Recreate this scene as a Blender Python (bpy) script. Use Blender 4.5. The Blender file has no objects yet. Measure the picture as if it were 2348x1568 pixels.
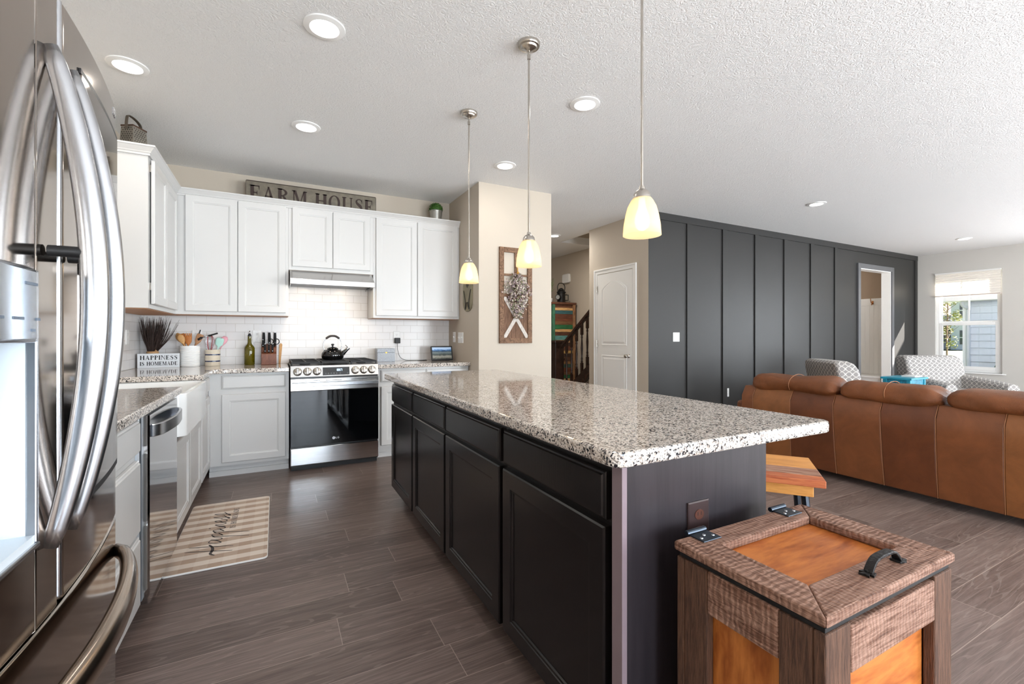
import bpy, bmesh, math, random
from mathutils import Vector, Matrix
random.seed(7)
SC = bpy.context.scene
COL = SC.collection
PI = math.pi

# ------------------------------------------------------------------ camera
FPX, TH, CAMZ = 1040.0, math.radians(27.57), 1.19
cam_d = bpy.data.cameras.new('camera'); cam = bpy.data.objects.new('camera', cam_d); COL.objects.link(cam)
cam.location = (0, 0, CAMZ); cam.rotation_euler = (PI/2, 0, -TH)
cam_d.sensor_width = 36.0; cam_d.lens = 36.0*FPX/2348.0
cam_d.shift_y = -0.00596
cam_d.clip_start = 0.02; cam_d.clip_end = 500
SC.camera = cam

# ------------------------------------------------------------------ view, sky, sun, daylight
SC.view_settings.view_transform = 'Standard'; SC.view_settings.look = 'None'
SC.view_settings.exposure = 0.53; SC.view_settings.gamma = 1.0
SC.view_settings.use_curve_mapping = False
world = bpy.data.worlds.new('sky'); SC.world = world; world.use_nodes = True
wn = world.node_tree.nodes; wl = world.node_tree.links
bg = wn['Background']
skyt = wn.new('ShaderNodeTexSky'); skyt.sky_type = 'HOSEK_WILKIE'
skyt.sun_direction = Vector((1.0, -0.62, .95)).normalized(); skyt.turbidity = 3.0; skyt.ground_albedo = 0.4
wl.new(skyt.outputs[0], bg.inputs[0]); bg.inputs[1].default_value = 3.3
SC.cycles.diffuse_bounces = 8; SC.cycles.max_bounces = 14; SC.cycles.glossy_bounces = 6
def lamp(name, kind, loc, power, color, rot=None, direction=None, parent=None, **kw):
    d = bpy.data.lights.new(name, kind); d.energy = power; d.color = color
    for k, v in kw.items(): setattr(d, k, v)
    o = bpy.data.objects.new(name, d); COL.objects.link(o); o.location = loc
    if direction is not None: o.rotation_euler = Vector(direction).to_track_quat('-Z', 'Y').to_euler()
    if rot is not None: o.rotation_euler = rot
    if parent is not None: o.parent = parent
    return o
lamp('sun', 'SUN', (20, -8, 20), 60.0, (1.0, .95, .88), direction=(-1.0, .62, -.95), angle=.009)
DAY = (.88, .945, 1.0)
# daylight through the sliding door and the windows of the south and east walls
# (area lamps added outside the openings, tilted up to brighten the ceiling)
lamp('daylight_door', 'AREA', (.95, -3.16, 1.05), 165, (.80, .90, 1.0), direction=(-.08, 1, .12), shape='RECTANGLE', size=1.9, size_y=2.0)
lamp('daylight_window', 'AREA', (4.3, -3.16, 1.45), 225, DAY, direction=(0, 1, .50), shape='RECTANGLE', size=2.0, size_y=1.7)
lamp('daylight_window', 'AREA', (7.9, -3.16, 1.45), 280, DAY, direction=(0, 1, .50), shape='RECTANGLE', size=2.0, size_y=1.7)
lamp('daylight_window', 'AREA', (11.40, .5, 1.45), 150, DAY, direction=(-1, 0, .45), shape='RECTANGLE', size=1.7, size_y=1.7)

# ------------------------------------------------------------------ helpers
def lin(c):
    c /= 255.0
    return c/12.92 if c <= .04045 else ((c+.055)/1.055)**2.4
def rgb(r, g, b): return (lin(r), lin(g), lin(b), 1.0)

def box(bm, x0, x1, y0, y1, z0, z1):
    if x0 > x1: x0, x1 = x1, x0
    if y0 > y1: y0, y1 = y1, y0
    if z0 > z1: z0, z1 = z1, z0
    v = [bm.verts.new(p) for p in ((x0,y0,z0),(x1,y0,z0),(x1,y1,z0),(x0,y1,z0),(x0,y0,z1),(x1,y0,z1),(x1,y1,z1),(x0,y1,z1))]
    for f in ((0,3,2,1),(4,5,6,7),(0,1,5,4),(1,2,6,5),(2,3,7,6),(3,0,4,7)):
        bm.faces.new([v[i] for i in f])
    return v
def BX(*a):
    bm = bmesh.new(); box(bm, *a); return bm
class Fr:
    """local frame: u right, v up, w outward"""
    def __init__(s, o, u, v, w): s.o, s.u, s.v, s.w = Vector(o), Vector(u), Vector(v), Vector(w)
    def __call__(s, a, b, c=0.0): return s.o + s.u*a + s.v*b + s.w*c
def fbox(bm, F, u0, u1, v0, v1, w0, w1):
    v = [bm.verts.new(F(*p)) for p in ((u0,v0,w0),(u1,v0,w0),(u1,v1,w0),(u0,v1,w0),(u0,v0,w1),(u1,v0,w1),(u1,v1,w1),(u0,v1,w1))]
    for f in ((0,3,2,1),(4,5,6,7),(0,1,5,4),(1,2,6,5),(2,3,7,6),(3,0,4,7)):
        bm.faces.new([v[i] for i in f])
def rings(bm, F, u0, u1, v0, v1, prof, back=True):
    """stacked rectangles, prof = [(inset, w), ...], last one capped"""
    prev = None
    for ins, w in prof:
        r = [bm.verts.new(F(*p)) for p in ((u0+ins,v0+ins,w),(u1-ins,v0+ins,w),(u1-ins,v1-ins,w),(u0+ins,v1-ins,w))]
        if prev:
            for i in range(4): bm.faces.new((prev[i], prev[(i+1)%4], r[(i+1)%4], r[i]))
        elif back: bm.faces.new(r[::-1])
        prev = r
    bm.faces.new(prev)
def door_bm(F, u0, u1, v0, v1, t=.02, fw=.055, rec=.009):
    bm = bmesh.new()
    rings(bm, F, u0, u1, v0, v1, [(0,0),(0,t-.005),(.004,t),(fw,t),(fw+.002,t-.003),(fw+.009,t-.004),(fw+.012,t-rec)])
    return bm
def drawer_bm(F, u0, u1, v0, v1, t=.02):
    bm = bmesh.new()
    rings(bm, F, u0, u1, v0, v1, [(0,0),(0,t-.009),(.003,t-.006),(.008,t-.005),(.011,t)])
    return bm
def basis(d):
    d = Vector(d).normalized()
    a = Vector((0,0,1)) if abs(d.z) < .9 else Vector((1,0,0))
    x = d.cross(a).normalized(); y = d.cross(x).normalized()
    return x, y
def tube(bm, pts, r, n=10, cap=True, flat=None):
    """swept tube; r number or list; flat=(a,b) scales the two cross axes"""
    pts = [Vector(p) for p in pts]; N = len(pts)
    rr = r if isinstance(r, (list, tuple)) else [r]*N
    prev = None; x = None
    for i, p in enumerate(pts):
        d = (pts[min(i+1,N-1)] - pts[max(i-1,0)])
        if d.length < 1e-9: d = Vector((0,0,1))
        d.normalize()
        if x is None: x, _ = basis(d)
        x = (x - d*x.dot(d))
        if x.length < 1e-6: x, _ = basis(d)
        x.normalize(); y = d.cross(x)
        ring = []
        for k in range(n):
            a = 2*PI*k/n
            ca, sa = math.cos(a), math.sin(a)
            if flat: ca *= flat[0]; sa *= flat[1]
            ring.append(bm.verts.new(p + x*ca*rr[i] + y*sa*rr[i]))
        if prev:
            for k in range(n): bm.faces.new((prev[k], prev[(k+1)%n], ring[(k+1)%n], ring[k]))
        elif cap: bm.faces.new(ring[::-1])
        prev = ring
    if cap: bm.faces.new(prev)
def ribbon(bm, pts, side, hw, ht):
    """swept rectangular bar: side vector = width axis (half width hw), thickness half ht (numbers or lists)"""
    pts = [Vector(p) for p in pts]; N = len(pts); side = Vector(side).normalized()
    hwl = hw if isinstance(hw, (list, tuple)) else [hw]*N
    htl = ht if isinstance(ht, (list, tuple)) else [ht]*N
    prev = None
    for i, p in enumerate(pts):
        d = (pts[min(i+1,N-1)] - pts[max(i-1,0)]).normalized()
        nrm = d.cross(side).normalized()
        w, t = hwl[i], htl[i]
        c = .35
        ring = [bm.verts.new(p + side*a*w + nrm*b*t) for a, b in ((-1,-1+c),(-1,1-c),(-1+c*t/max(w,1e-6),1),(1-c*t/max(w,1e-6),1),(1,1-c),(1,-1+c),(1-c*t/max(w,1e-6),-1),(-1+c*t/max(w,1e-6),-1))]
        if prev:
            for k in range(8): bm.faces.new((prev[k], prev[(k+1)%8], ring[(k+1)%8], ring[k]))
        else: bm.faces.new(ring[::-1])
        prev = ring
    bm.faces.new(prev)
def lathe(bm, prof, c=(0,0,0), n=28, axis='z', closed=False):
    c = Vector(c); prev = None; first = None
    for r, h in prof:
        if r < 1e-6:
            p = Vector((0,0,h)); ring = [bm.verts.new(c + ax(p, axis))]
        else:
            ring = [bm.verts.new(c + ax(Vector((r*math.cos(2*PI*k/n), r*math.sin(2*PI*k/n), h)), axis)) for k in range(n)]
        if prev:
            if len(prev) == 1 and len(ring) > 1:
                for k in range(n): bm.faces.new((prev[0], ring[(k+1)%n], ring[k]))
            elif len(ring) == 1 and len(prev) > 1:
                for k in range(n): bm.faces.new((prev[k], prev[(k+1)%n], ring[0]))
            elif len(ring) > 1:
                for k in range(n): bm.faces.new((prev[k], prev[(k+1)%n], ring[(k+1)%n], ring[k]))
        prev = ring
def ax(p, a):
    if a == 'z': return p
    if a == 'x': return Vector((p.z, p.x, p.y))
    if a == '-x': return Vector((-p.z, p.x, -p.y))
    if a == '-y': return Vector((p.x, -p.z, p.y))
    return Vector((p.y, p.z, p.x))
def prism(bm, pts2, F, w0, w1):
    a = [bm.verts.new(F(x, y, w0)) for x, y in pts2]; b = [bm.verts.new(F(x, y, w1)) for x, y in pts2]
    n = len(pts2)
    bm.faces.new(a[::-1]); bm.faces.new(b)
    for i in range(n): bm.faces.new((a[i], a[(i+1)%n], b[(i+1)%n], b[i]))
def loft(bm, loops, cap0=True, cap1=True):
    prev = None
    for lp in loops:
        r = [bm.verts.new(p) for p in lp]; n = len(r)
        if prev:
            for k in range(n): bm.faces.new((prev[k], prev[(k+1)%n], r[(k+1)%n], r[k]))
        elif cap0: bm.faces.new(r[::-1])
        prev = r
    if cap1: bm.faces.new(prev)
def crom(P, n=8):
    P = [Vector(p) for p in P]; out = []
    for i in range(len(P)-1):
        p0, p1, p2, p3 = P[max(i-1,0)], P[i], P[i+1], P[min(i+2,len(P)-1)]
        for k in range(n):
            t = k/n
            out.append(.5*((2*p1)+(p2-p0)*t+(2*p0-5*p1+4*p2-p3)*t*t+(3*p1-p0-3*p2+p3)*t**3))
    out.append(P[-1]); return out
def rr2(x0, x1, y0, y1, r, n=5):
    out = []
    for cx, cy, a0 in ((x1-r,y0+r,-90),(x1-r,y1-r,0),(x0+r,y1-r,90),(x0+r,y0+r,180)):
        for k in range(n+1):
            a = math.radians(a0+90*k/n); out.append((cx+r*math.cos(a), cy+r*math.sin(a)))
    return out
def rooto(o):
    v = Vector((0,0,0))
    while o is not None: v += o.location; o = o.parent
    return v
LOCAL = set()
def islocal(o):
    while o is not None:
        if o.name in LOCAL: return True
        o = o.parent
    return False
def boxuv(me, s=1.0):
    uv = me.uv_layers.new(name='uv')
    for p in me.polygons:
        n = p.normal; a = max(range(3), key=lambda i: abs(n[i]))
        for li in p.loop_indices:
            co = me.vertices[me.loops[li].vertex_index].co
            uv.data[li].uv = ((co.y if a == 0 else co.x)*s, (co.y if a == 2 else co.z)*s)
def part(name, bm, m, parent=None, smooth=False, bevel=0, seg=2, label=None, sub=0, kind=None, uv=False, origin=None):
    bmesh.ops.recalc_face_normals(bm, faces=bm.faces[:])
    if parent is not None and not islocal(parent):
        bmesh.ops.translate(bm, verts=bm.verts[:], vec=-rooto(parent))
    if origin is not None: bmesh.ops.translate(bm, verts=bm.verts[:], vec=-Vector(origin))
    me = bpy.data.meshes.new(name); bm.to_mesh(me); bm.free()
    if uv: boxuv(me)
    if isinstance(m, (list, tuple)):
        for q in m: me.materials.append(q)
    else: me.materials.append(m)
    o = bpy.data.objects.new(name, me); COL.objects.link(o)
    if parent is not None: o.parent = parent
    if origin is not None: o.location = origin
    if smooth:
        for p in me.polygons: p.use_smooth = True
    if bevel:
        b = o.modifiers.new('bevel', 'BEVEL'); b.width = bevel; b.segments = seg; b.limit_method = 'ANGLE'; b.angle_limit = math.radians(40)
        b.harden_normals = False
    if sub:
        s = o.modifiers.new('subd', 'SUBSURF'); s.levels = sub; s.render_levels = sub
    if smooth == 'auto':
        try: me.set_sharp_from_angle(angle=math.radians(38))
        except Exception: pass
    if label: o['label'] = label
    if kind: o['kind'] = kind
    return o
def tag(o, label, cat, group=None):
    o['label'] = label; o['category'] = cat
    if group: o['group'] = group
    return o
def thing(name, label, cat, loc=(0,0,0), rz=0.0, group=None, local=False):
    o = bpy.data.objects.new(name, None); COL.objects.link(o); o.location = loc; o.rotation_euler = (0,0,rz)
    o.empty_display_size = .1
    if local or rz: LOCAL.add(o.name)
    return tag(o, label, cat, group)
def single(name, bm, m, label, cat, origin=None, group=None, **kw):
    return tag(part(name, bm, m, origin=origin, **kw), label, cat, group)
def struct(name, bm, m, **kw):
    o = part(name, bm, m, **kw); o['kind'] = 'structure'; return o
def copy_tree(o, parent=None):
    c = o.copy(); COL.objects.link(c)
    if parent is not None: c.parent = parent
    for ch in list(o.children): copy_tree(ch, c)
    return c

# ------------------------------------------------------------------ materials
def node_mat(name):
    m = bpy.data.materials.new(name); m.use_nodes = True
    nt = m.node_tree; return m, nt, nt.nodes, nt.links, nt.nodes['Principled BSDF']
def setp(b, **kw):
    for k, v in kw.items():
        if k in b.inputs: b.inputs[k].default_value = v
def M(name, col, rough=.5, metal=0.0, spec=.5, bump=None, vary=None, coat=0.0, **kw):
    """plain principled; bump=(scale, strength, stretch) ; vary=(scale, amount, stretch)"""
    m, nt, N, L, b = node_mat(name)
    setp(b, **{'Base Color': col, 'Roughness': rough, 'Metallic': metal, 'Specular IOR Level': spec, 'Coat Weight': coat})
    setp(b, **kw)
    tc = None
    def vec(stretch):
        nonlocal tc
        if tc is None: tc = N.new('ShaderNodeTexCoord')
        mp = N.new('ShaderNodeMapping'); mp.inputs['Scale'].default_value = stretch
        L.new(tc.outputs['Object'], mp.inputs[0]); return mp.outputs[0]
    if bump:
        sc, st, stretch = bump
        n = N.new('ShaderNodeTexNoise'); n.inputs['Scale'].default_value = sc; n.inputs['Detail'].default_value = 4
        L.new(vec(stretch), n.inputs['Vector'])
        bp = N.new('ShaderNodeBump'); bp.inputs['Strength'].default_value = st; bp.inputs['Distance'].default_value = .01
        L.new(n.outputs[0], bp.inputs['Height']); L.new(bp.outputs[0], b.inputs['Normal'])
    if vary:
        sc, am, stretch = vary
        n = N.new('ShaderNodeTexNoise'); n.inputs['Scale'].default_value = sc; n.inputs['Detail'].default_value = 6
        L.new(vec(stretch), n.inputs['Vector'])
        mr = N.new('ShaderNodeMapRange'); mr.inputs['From Min'].default_value = .3; mr.inputs['From Max'].default_value = .7
        mr.inputs['To Min'].default_value = 1-am; mr.inputs['To Max'].default_value = 1+am
        L.new(n.outputs[0], mr.inputs[0])
        mx = N.new('ShaderNodeMix'); mx.data_type = 'RGBA'; mx.blend_type = 'MULTIPLY'; mx.inputs[0].default_value = 1
        mx.inputs[6].default_value = col; L.new(mr.outputs[0], mx.inputs[7]); L.new(mx.outputs[2], b.inputs['Base Color'])
    return m
def ramp(N, stops, mode='LINEAR'):
    r = N.new('ShaderNodeValToRGB'); r.color_ramp.interpolation = mode
    e = r.color_ramp.elements
    while len(e) < len(stops): e.new(.5)
    for x, (p, c) in zip(e, stops): x.position = p; x.color = c
    return r
def wood(name, c1, c2, stretch, rough=.45, bump=.15, dark=None, scale=1.0, spec=.4, saw=None):
    m, nt, N, L, b = node_mat(name)
    setp(b, **{'Roughness': rough, 'Specular IOR Level': spec})
    tc = N.new('ShaderNodeTexCoord'); mp = N.new('ShaderNodeMapping'); mp.inputs['Scale'].default_value = stretch
    L.new(tc.outputs['Object'], mp.inputs[0])
    n1 = N.new('ShaderNodeTexNoise'); n1.inputs['Scale'].default_value = 3*scale; n1.inputs['Detail'].default_value = 8; n1.inputs['Distortion'].default_value = 1.2
    n2 = N.new('ShaderNodeTexNoise'); n2.inputs['Scale'].default_value = 14*scale; n2.inputs['Detail'].default_value = 6
    L.new(mp.outputs[0], n1.inputs['Vector']); L.new(mp.outputs[0], n2.inputs['Vector'])
    ad = N.new('ShaderNodeMath'); ad.operation = 'MULTIPLY_ADD'; L.new(n2.outputs[0], ad.inputs[0]); ad.inputs[1].default_value = .45
    L.new(n1.outputs[0], ad.inputs[2])
    st = [(.50, c1), (.85, c2)]
    if dark: st = [(.46, dark), (.60, c1), (.86, c2)]
    r = ramp(N, st); L.new(ad.outputs[0], r.inputs[0]); L.new(r.outputs[0], b.inputs['Base Color'])
    bp = N.new('ShaderNodeBump'); bp.inputs['Strength'].default_value = bump; bp.inputs['Distance'].default_value = .006
    L.new(n2.outputs[0], bp.inputs['Height']); L.new(bp.outputs[0], b.inputs['Normal'])
    if saw:        # saw marks across the grain
        w = N.new('ShaderNodeTexWave'); w.wave_type = 'BANDS'; w.bands_direction = saw; w.inputs['Scale'].default_value = 24; w.inputs['Distortion'].default_value = 5.5
        w.inputs['Detail'].default_value = 3; w.inputs['Detail Scale'].default_value = 1.6; L.new(tc.outputs['Object'], w.inputs['Vector'])
        rw = ramp(N, [(.05, (.62,.60,.58,1)), (.35, (1,1,1,1)), (1, (1.12,1.12,1.12,1))]); L.new(w.outputs[1], rw.inputs[0])
        mw = N.new('ShaderNodeMix'); mw.data_type = 'RGBA'; mw.blend_type = 'MULTIPLY'; mw.inputs[0].default_value = .45
        L.new(r.outputs[0], mw.inputs[6]); L.new(rw.outputs[0], mw.inputs[7]); L.new(mw.outputs[2], b.inputs['Base Color'])
        ah = N.new('ShaderNodeMath'); ah.operation = 'MULTIPLY_ADD'; L.new(w.outputs[1], ah.inputs[0]); ah.inputs[1].default_value = .8; L.new(n2.outputs[0], ah.inputs[2]); L.new(ah.outputs[0], bp.inputs['Height'])
    return m
def emit(name, col, s):
    m, nt, N, L, b = node_mat(name)
    setp(b, **{'Base Color': col, 'Emission Color': col, 'Emission Strength': s, 'Roughness': .4}); return m
def granite(name):
    m, nt, N, L, b = node_mat(name)
    tc = N.new('ShaderNodeTexCoord'); nz = N.new('ShaderNodeTexNoise'); nz.inputs['Scale'].default_value = 60; nz.inputs['Detail'].default_value = 3
    L.new(tc.outputs['Object'], nz.inputs['Vector'])
    mx = N.new('ShaderNodeMix'); mx.data_type = 'VECTOR'; mx.inputs[0].default_value = .012
    L.new(tc.outputs['Object'], mx.inputs[4]); L.new(nz.outputs[1], mx.inputs[5])
    v = N.new('ShaderNodeTexVoronoi'); v.inputs['Scale'].default_value = 205; L.new(mx.outputs[1], v.inputs['Vector'])
    v2 = N.new('ShaderNodeTexVoronoi'); v2.inputs['Scale'].default_value = 440; L.new(mx.outputs[1], v2.inputs['Vector'])
    s1 = N.new('ShaderNodeSeparateColor'); L.new(v.outputs['Color'], s1.inputs[0])
    s2 = N.new('ShaderNodeSeparateColor'); L.new(v2.outputs['Color'], s2.inputs[0])
    big = N.new('ShaderNodeTexNoise'); big.inputs['Scale'].default_value = 22; L.new(tc.outputs['Object'], big.inputs['Vector'])
    a = N.new('ShaderNodeMath'); a.operation = 'MULTIPLY_ADD'; L.new(big.outputs[0], a.inputs[0]); a.inputs[1].default_value = .5; L.new(s1.outputs[0], a.inputs[2])
    r1 = ramp(N, [(.0, rgb(22,22,28)), (.38, rgb(30,30,37)), (.415, rgb(120,114,111)), (.56, rgb(186,170,157)), (.62, rgb(212,201,190)), (1.0, rgb(224,216,207))])
    L.new(a.outputs[0], r1.inputs[0])
    r2 = ramp(N, [(.0, rgb(40,40,46)), (.14, rgb(60,58,60)), (.18, rgb(255,255,255)), (1, rgb(255,255,255))])
    L.new(s2.outputs[1], r2.inputs[0])
    mu = N.new('ShaderNodeMix'); mu.data_type = 'RGBA'; mu.blend_type = 'MULTIPLY'; mu.inputs[0].default_value = .75
    L.new(r1.outputs[0], mu.inputs[6]); L.new(r2.outputs[0], mu.inputs[7]); L.new(mu.outputs[2], b.inputs['Base Color'])
    setp(b, **{'Roughness': .06, 'Specular IOR Level': .6}); return m
def brick_mat(name, axes, bw, rh, mortar, c1, c2, cm, rough, offset=.5, bump=.4, shift=(0,0)):
    m, nt, N, L, b = node_mat(name)
    tc = N.new('ShaderNodeTexCoord'); sx = N.new('ShaderNodeSeparateXYZ'); L.new(tc.outputs['Object'], sx.inputs[0])
    cb = N.new('ShaderNodeCombineXYZ')
    for i, a in enumerate(axes):
        ad = N.new('ShaderNodeMath'); ad.operation = 'ADD'; ad.inputs[1].default_value = shift[i]
        L.new(sx.outputs['XYZ'.index(a)], ad.inputs[0]); L.new(ad.outputs[0], cb.inputs[i])
    br = N.new('ShaderNodeTexBrick'); br.offset = offset; br.offset_frequency = 2
    for k, v in (('Scale',1.0),('Mortar Size',mortar),('Mortar Smooth',.1),('Bias',0.0),('Brick Width',bw),('Row Height',rh),('Color1',c1),('Color2',c2),('Mortar',cm)):
        br.inputs[k].default_value = v
    L.new(cb.outputs[0], br.inputs['Vector'])
    setp(b, **{'Roughness': rough})
    bp = N.new('ShaderNodeBump'); bp.inputs['Strength'].default_value = bump; bp.inputs['Distance'].default_value = .002; bp.invert = True
    L.new(br.outputs['Fac'], bp.inputs['Height'])
    return m, N, L, b, br, cb, bp

WALL = M('beige_paint', rgb(193,182,167), .75, bump=(180,.06,(1,1,1)))
GWALL = M('living_room_paint', rgb(200,197,191), .75, bump=(180,.06,(1,1,1)))
def ceil_mat():
    m, nt, N, L, b = node_mat('textured_ceiling_paint'); setp(b, **{'Base Color': rgb(238,238,237), 'Roughness': .85})
    tc = N.new('ShaderNodeTexCoord')
    v = N.new('ShaderNodeTexVoronoi'); v.inputs['Scale'].default_value = 4.5; L.new(tc.outputs['Object'], v.inputs['Vector'])
    w = N.new('ShaderNodeTexNoise'); w.inputs['Scale'].default_value = 38; w.inputs['Detail'].default_value = 5; w.inputs['Distortion'].default_value = 2.5
    L.new(tc.outputs['Object'], w.inputs['Vector'])
    cr = ramp(N, [(.42,(0,0,0,1)),(.58,(1,1,1,1))]); L.new(w.outputs[0], cr.inputs[0])
    bp = N.new('ShaderNodeBump'); bp.inputs['Strength'].default_value = .42; bp.inputs['Distance'].default_value = .008
    L.new(cr.outputs[0], bp.inputs['Height']); L.new(bp.outputs[0], b.inputs['Normal']); return m
CEIL = ceil_mat()
GREY = M('charcoal_paint', rgb(47,46,45), .42, 0, .3, bump=(220,.05,(1,1,1)))
WHITE = M('white_cabinet_paint', rgb(211,210,208), .32)
TRIM = M('white_trim_paint', rgb(242,242,240), .35)
PLASTIC = M('white_plastic', rgb(238,238,236), .3)
PLASTIC2 = M('grey_slot_plastic', rgb(120,120,120), .4)
CER = M('white_glazed_fireclay', rgb(240,240,238), .08)
ESP = wood('espresso_stained_wood', rgb(17,14,14), rgb(23,19,19), (14,14,.7), .24, .03, spec=.32)
ESPE = wood('espresso_end_panel_veneer', rgb(36,32,36), rgb(46,41,45), (9,9,.5), .36, .05)
STEEL = M('brushed_stainless_steel', rgb(196,194,192), .2, 1.0, vary=(40,.05,(.3,30,30)))
STEELD = M('dark_mirror_stainless_steel', rgb(176,166,157), .09, 1.0)
STEELM = M('mirror_stainless_steel', rgb(205,205,206), .07, 1.0)
HANDLE = M('satin_stainless_steel_handle', rgb(190,192,196), .25, 1.0)
NICKEL = M('brushed_nickel', rgb(190,184,176), .24, 1.0)
BRONZE = M('polished_copper_bronze', rgb(196,140,96), .18, 1.0)
BLACKG = M('black_oven_glass', rgb(6,7,9), .03, 0, .55)
BLACK = M('black_enamel', rgb(18,17,17), .3)
IRON = M('cast_iron', rgb(30,28,28), .55, bump=(200,.2,(1,1,1)))
BLACKM = M('matt_black_plastic', rgb(22,22,23), .5)
DARKGAP = M('dark_gap', rgb(10,10,10), .8)
GRAN = granite('speckled_granite')
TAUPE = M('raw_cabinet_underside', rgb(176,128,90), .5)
GREYST = M('grey_cabinet_stile', rgb(176,184,190), .4)
def floor_mat():
    m, nt, N, L, b = node_mat('oak_plank_floor')
    tc = N.new('ShaderNodeTexCoord'); sx = N.new('ShaderNodeSeparateXYZ'); L.new(tc.outputs['Object'], sx.inputs[0])
    def op(o, a, bb=None, c=None):
        n = N.new('ShaderNodeMath'); n.operation = o
        for i, q in enumerate((a, bb, c)):
            if q is None: continue
            if isinstance(q, (int, float)): n.inputs[i].default_value = q
            else: L.new(q, n.inputs[i])
        return n.outputs[0]
    W_, L_ = .185, 1.38
    yr = op('MULTIPLY', sx.outputs[1], 1/W_); row = op('FLOOR', yr); fy = op('SUBTRACT', yr, row)
    wn1 = N.new('ShaderNodeTexWhiteNoise'); wn1.noise_dimensions = '1D'; L.new(row, wn1.inputs['W'])
    xr = op('ADD', op('MULTIPLY', sx.outputs[0], 1/L_), op('MULTIPLY', wn1.outputs['Value'], 7.0)); col = op('FLOOR', xr); fx = op('SUBTRACT', xr, col)
    cb = N.new('ShaderNodeCombineXYZ'); L.new(row, cb.inputs[0]); L.new(col, cb.inputs[1])
    wn2 = N.new('ShaderNodeTexWhiteNoise'); wn2.noise_dimensions = '2D'; L.new(cb.outputs[0], wn2.inputs['Vector'])
    ey = op('MULTIPLY', op('MINIMUM', fy, op('SUBTRACT', 1.0, fy)), W_); ex = op('MULTIPLY', op('MINIMUM', fx, op('SUBTRACT', 1.0, fx)), L_)
    edge = op('LESS_THAN', op('MINIMUM', ex, ey), .0013)
    # grain, shifted per plank
    off = N.new('ShaderNodeVectorMath'); off.operation = 'SCALE'; L.new(wn2.outputs['Color'], off.inputs[0]); off.inputs['Scale'].default_value = 17
    ad = N.new('ShaderNodeVectorMath'); ad.operation = 'ADD'; L.new(tc.outputs['Object'], ad.inputs[0]); L.new(off.outputs[0], ad.inputs[1])
    def noise(st, sc, det, dist):
        mp = N.new('ShaderNodeMapping'); mp.inputs['Scale'].default_value = st; L.new(ad.outputs[0], mp.inputs[0])
        n = N.new('ShaderNodeTexNoise'); n.inputs['Scale'].default_value = sc; n.inputs['Detail'].default_value = det; n.inputs['Distortion'].default_value = dist
        L.new(mp.outputs[0], n.inputs['Vector']); return n.outputs[0]
    g0 = noise((.45,6,1), 2.0, 1.5, .35)
    rings_ = op('FRACT', op('MULTIPLY', g0, 16.0)); rings_ = op('ABSOLUTE', op('SUBTRACT', rings_, .5))
    ringm = op('LESS_THAN', rings_, .09)
    g1 = noise((1.2,22,1), 2.4, 8, .8); g2 = noise((5,95,1), 3.0, 4, .3)
    t = op('ADD', op('ADD', op('MULTIPLY_ADD', wn2.outputs['Value'], .20, .06), op('MULTIPLY', g1, .58)), op('MULTIPLY', g2, .30))
    r = ramp(N, [(.20, rgb(66,54,50)), (.48, rgb(97,82,76)), (.74, rgb(127,110,103)), (.92, rgb(158,144,136))]); L.new(t, r.inputs[0])
    mx = N.new('ShaderNodeMix'); mx.data_type = 'RGBA'; L.new(op('MULTIPLY', ringm, .17), mx.inputs[0]); L.new(r.outputs[0], mx.inputs[6]); mx.inputs[7].default_value = rgb(178,164,154)
    mx2 = N.new('ShaderNodeMix'); mx2.data_type = 'RGBA'; L.new(op('MULTIPLY', edge, .75), mx2.inputs[0]); L.new(mx.outputs[2], mx2.inputs[6]); mx2.inputs[7].default_value = rgb(178,160,148)
    L.new(mx2.outputs[2], b.inputs['Base Color'])
    bp = N.new('ShaderNodeBump'); bp.inputs['Strength'].default_value = .22; bp.inputs['Distance'].default_value = .002
    L.new(op('SUBTRACT', op('MULTIPLY', g2, .6), edge), bp.inputs['Height']); L.new(bp.outputs[0], b.inputs['Normal'])
    mr = N.new('ShaderNodeMapRange'); mr.inputs['To Min'].default_value = .22; mr.inputs['To Max'].default_value = .42; L.new(g2, mr.inputs[0]); L.new(mr.outputs[0], b.inputs['Roughness'])
    setp(b, **{'Specular IOR Level': .3})
    return m
FLOOR = floor_mat()
def tile_mat(name, axes):
    m, N, L, b, br, cb, bp = brick_mat(name, axes, .1545, .0785, .0016, rgb(228,226,224), rgb(222,220,219), rgb(196,190,184), .26, .5, .5, (.03, -.914+.0785))
    L.new(br.outputs[0], b.inputs['Base Color']); L.new(bp.outputs[0], b.inputs['Normal']); return m
TILEX = tile_mat('subway_tile_back', 'XZ'); TILEY = tile_mat('subway_tile_side', 'YZ')
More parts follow.
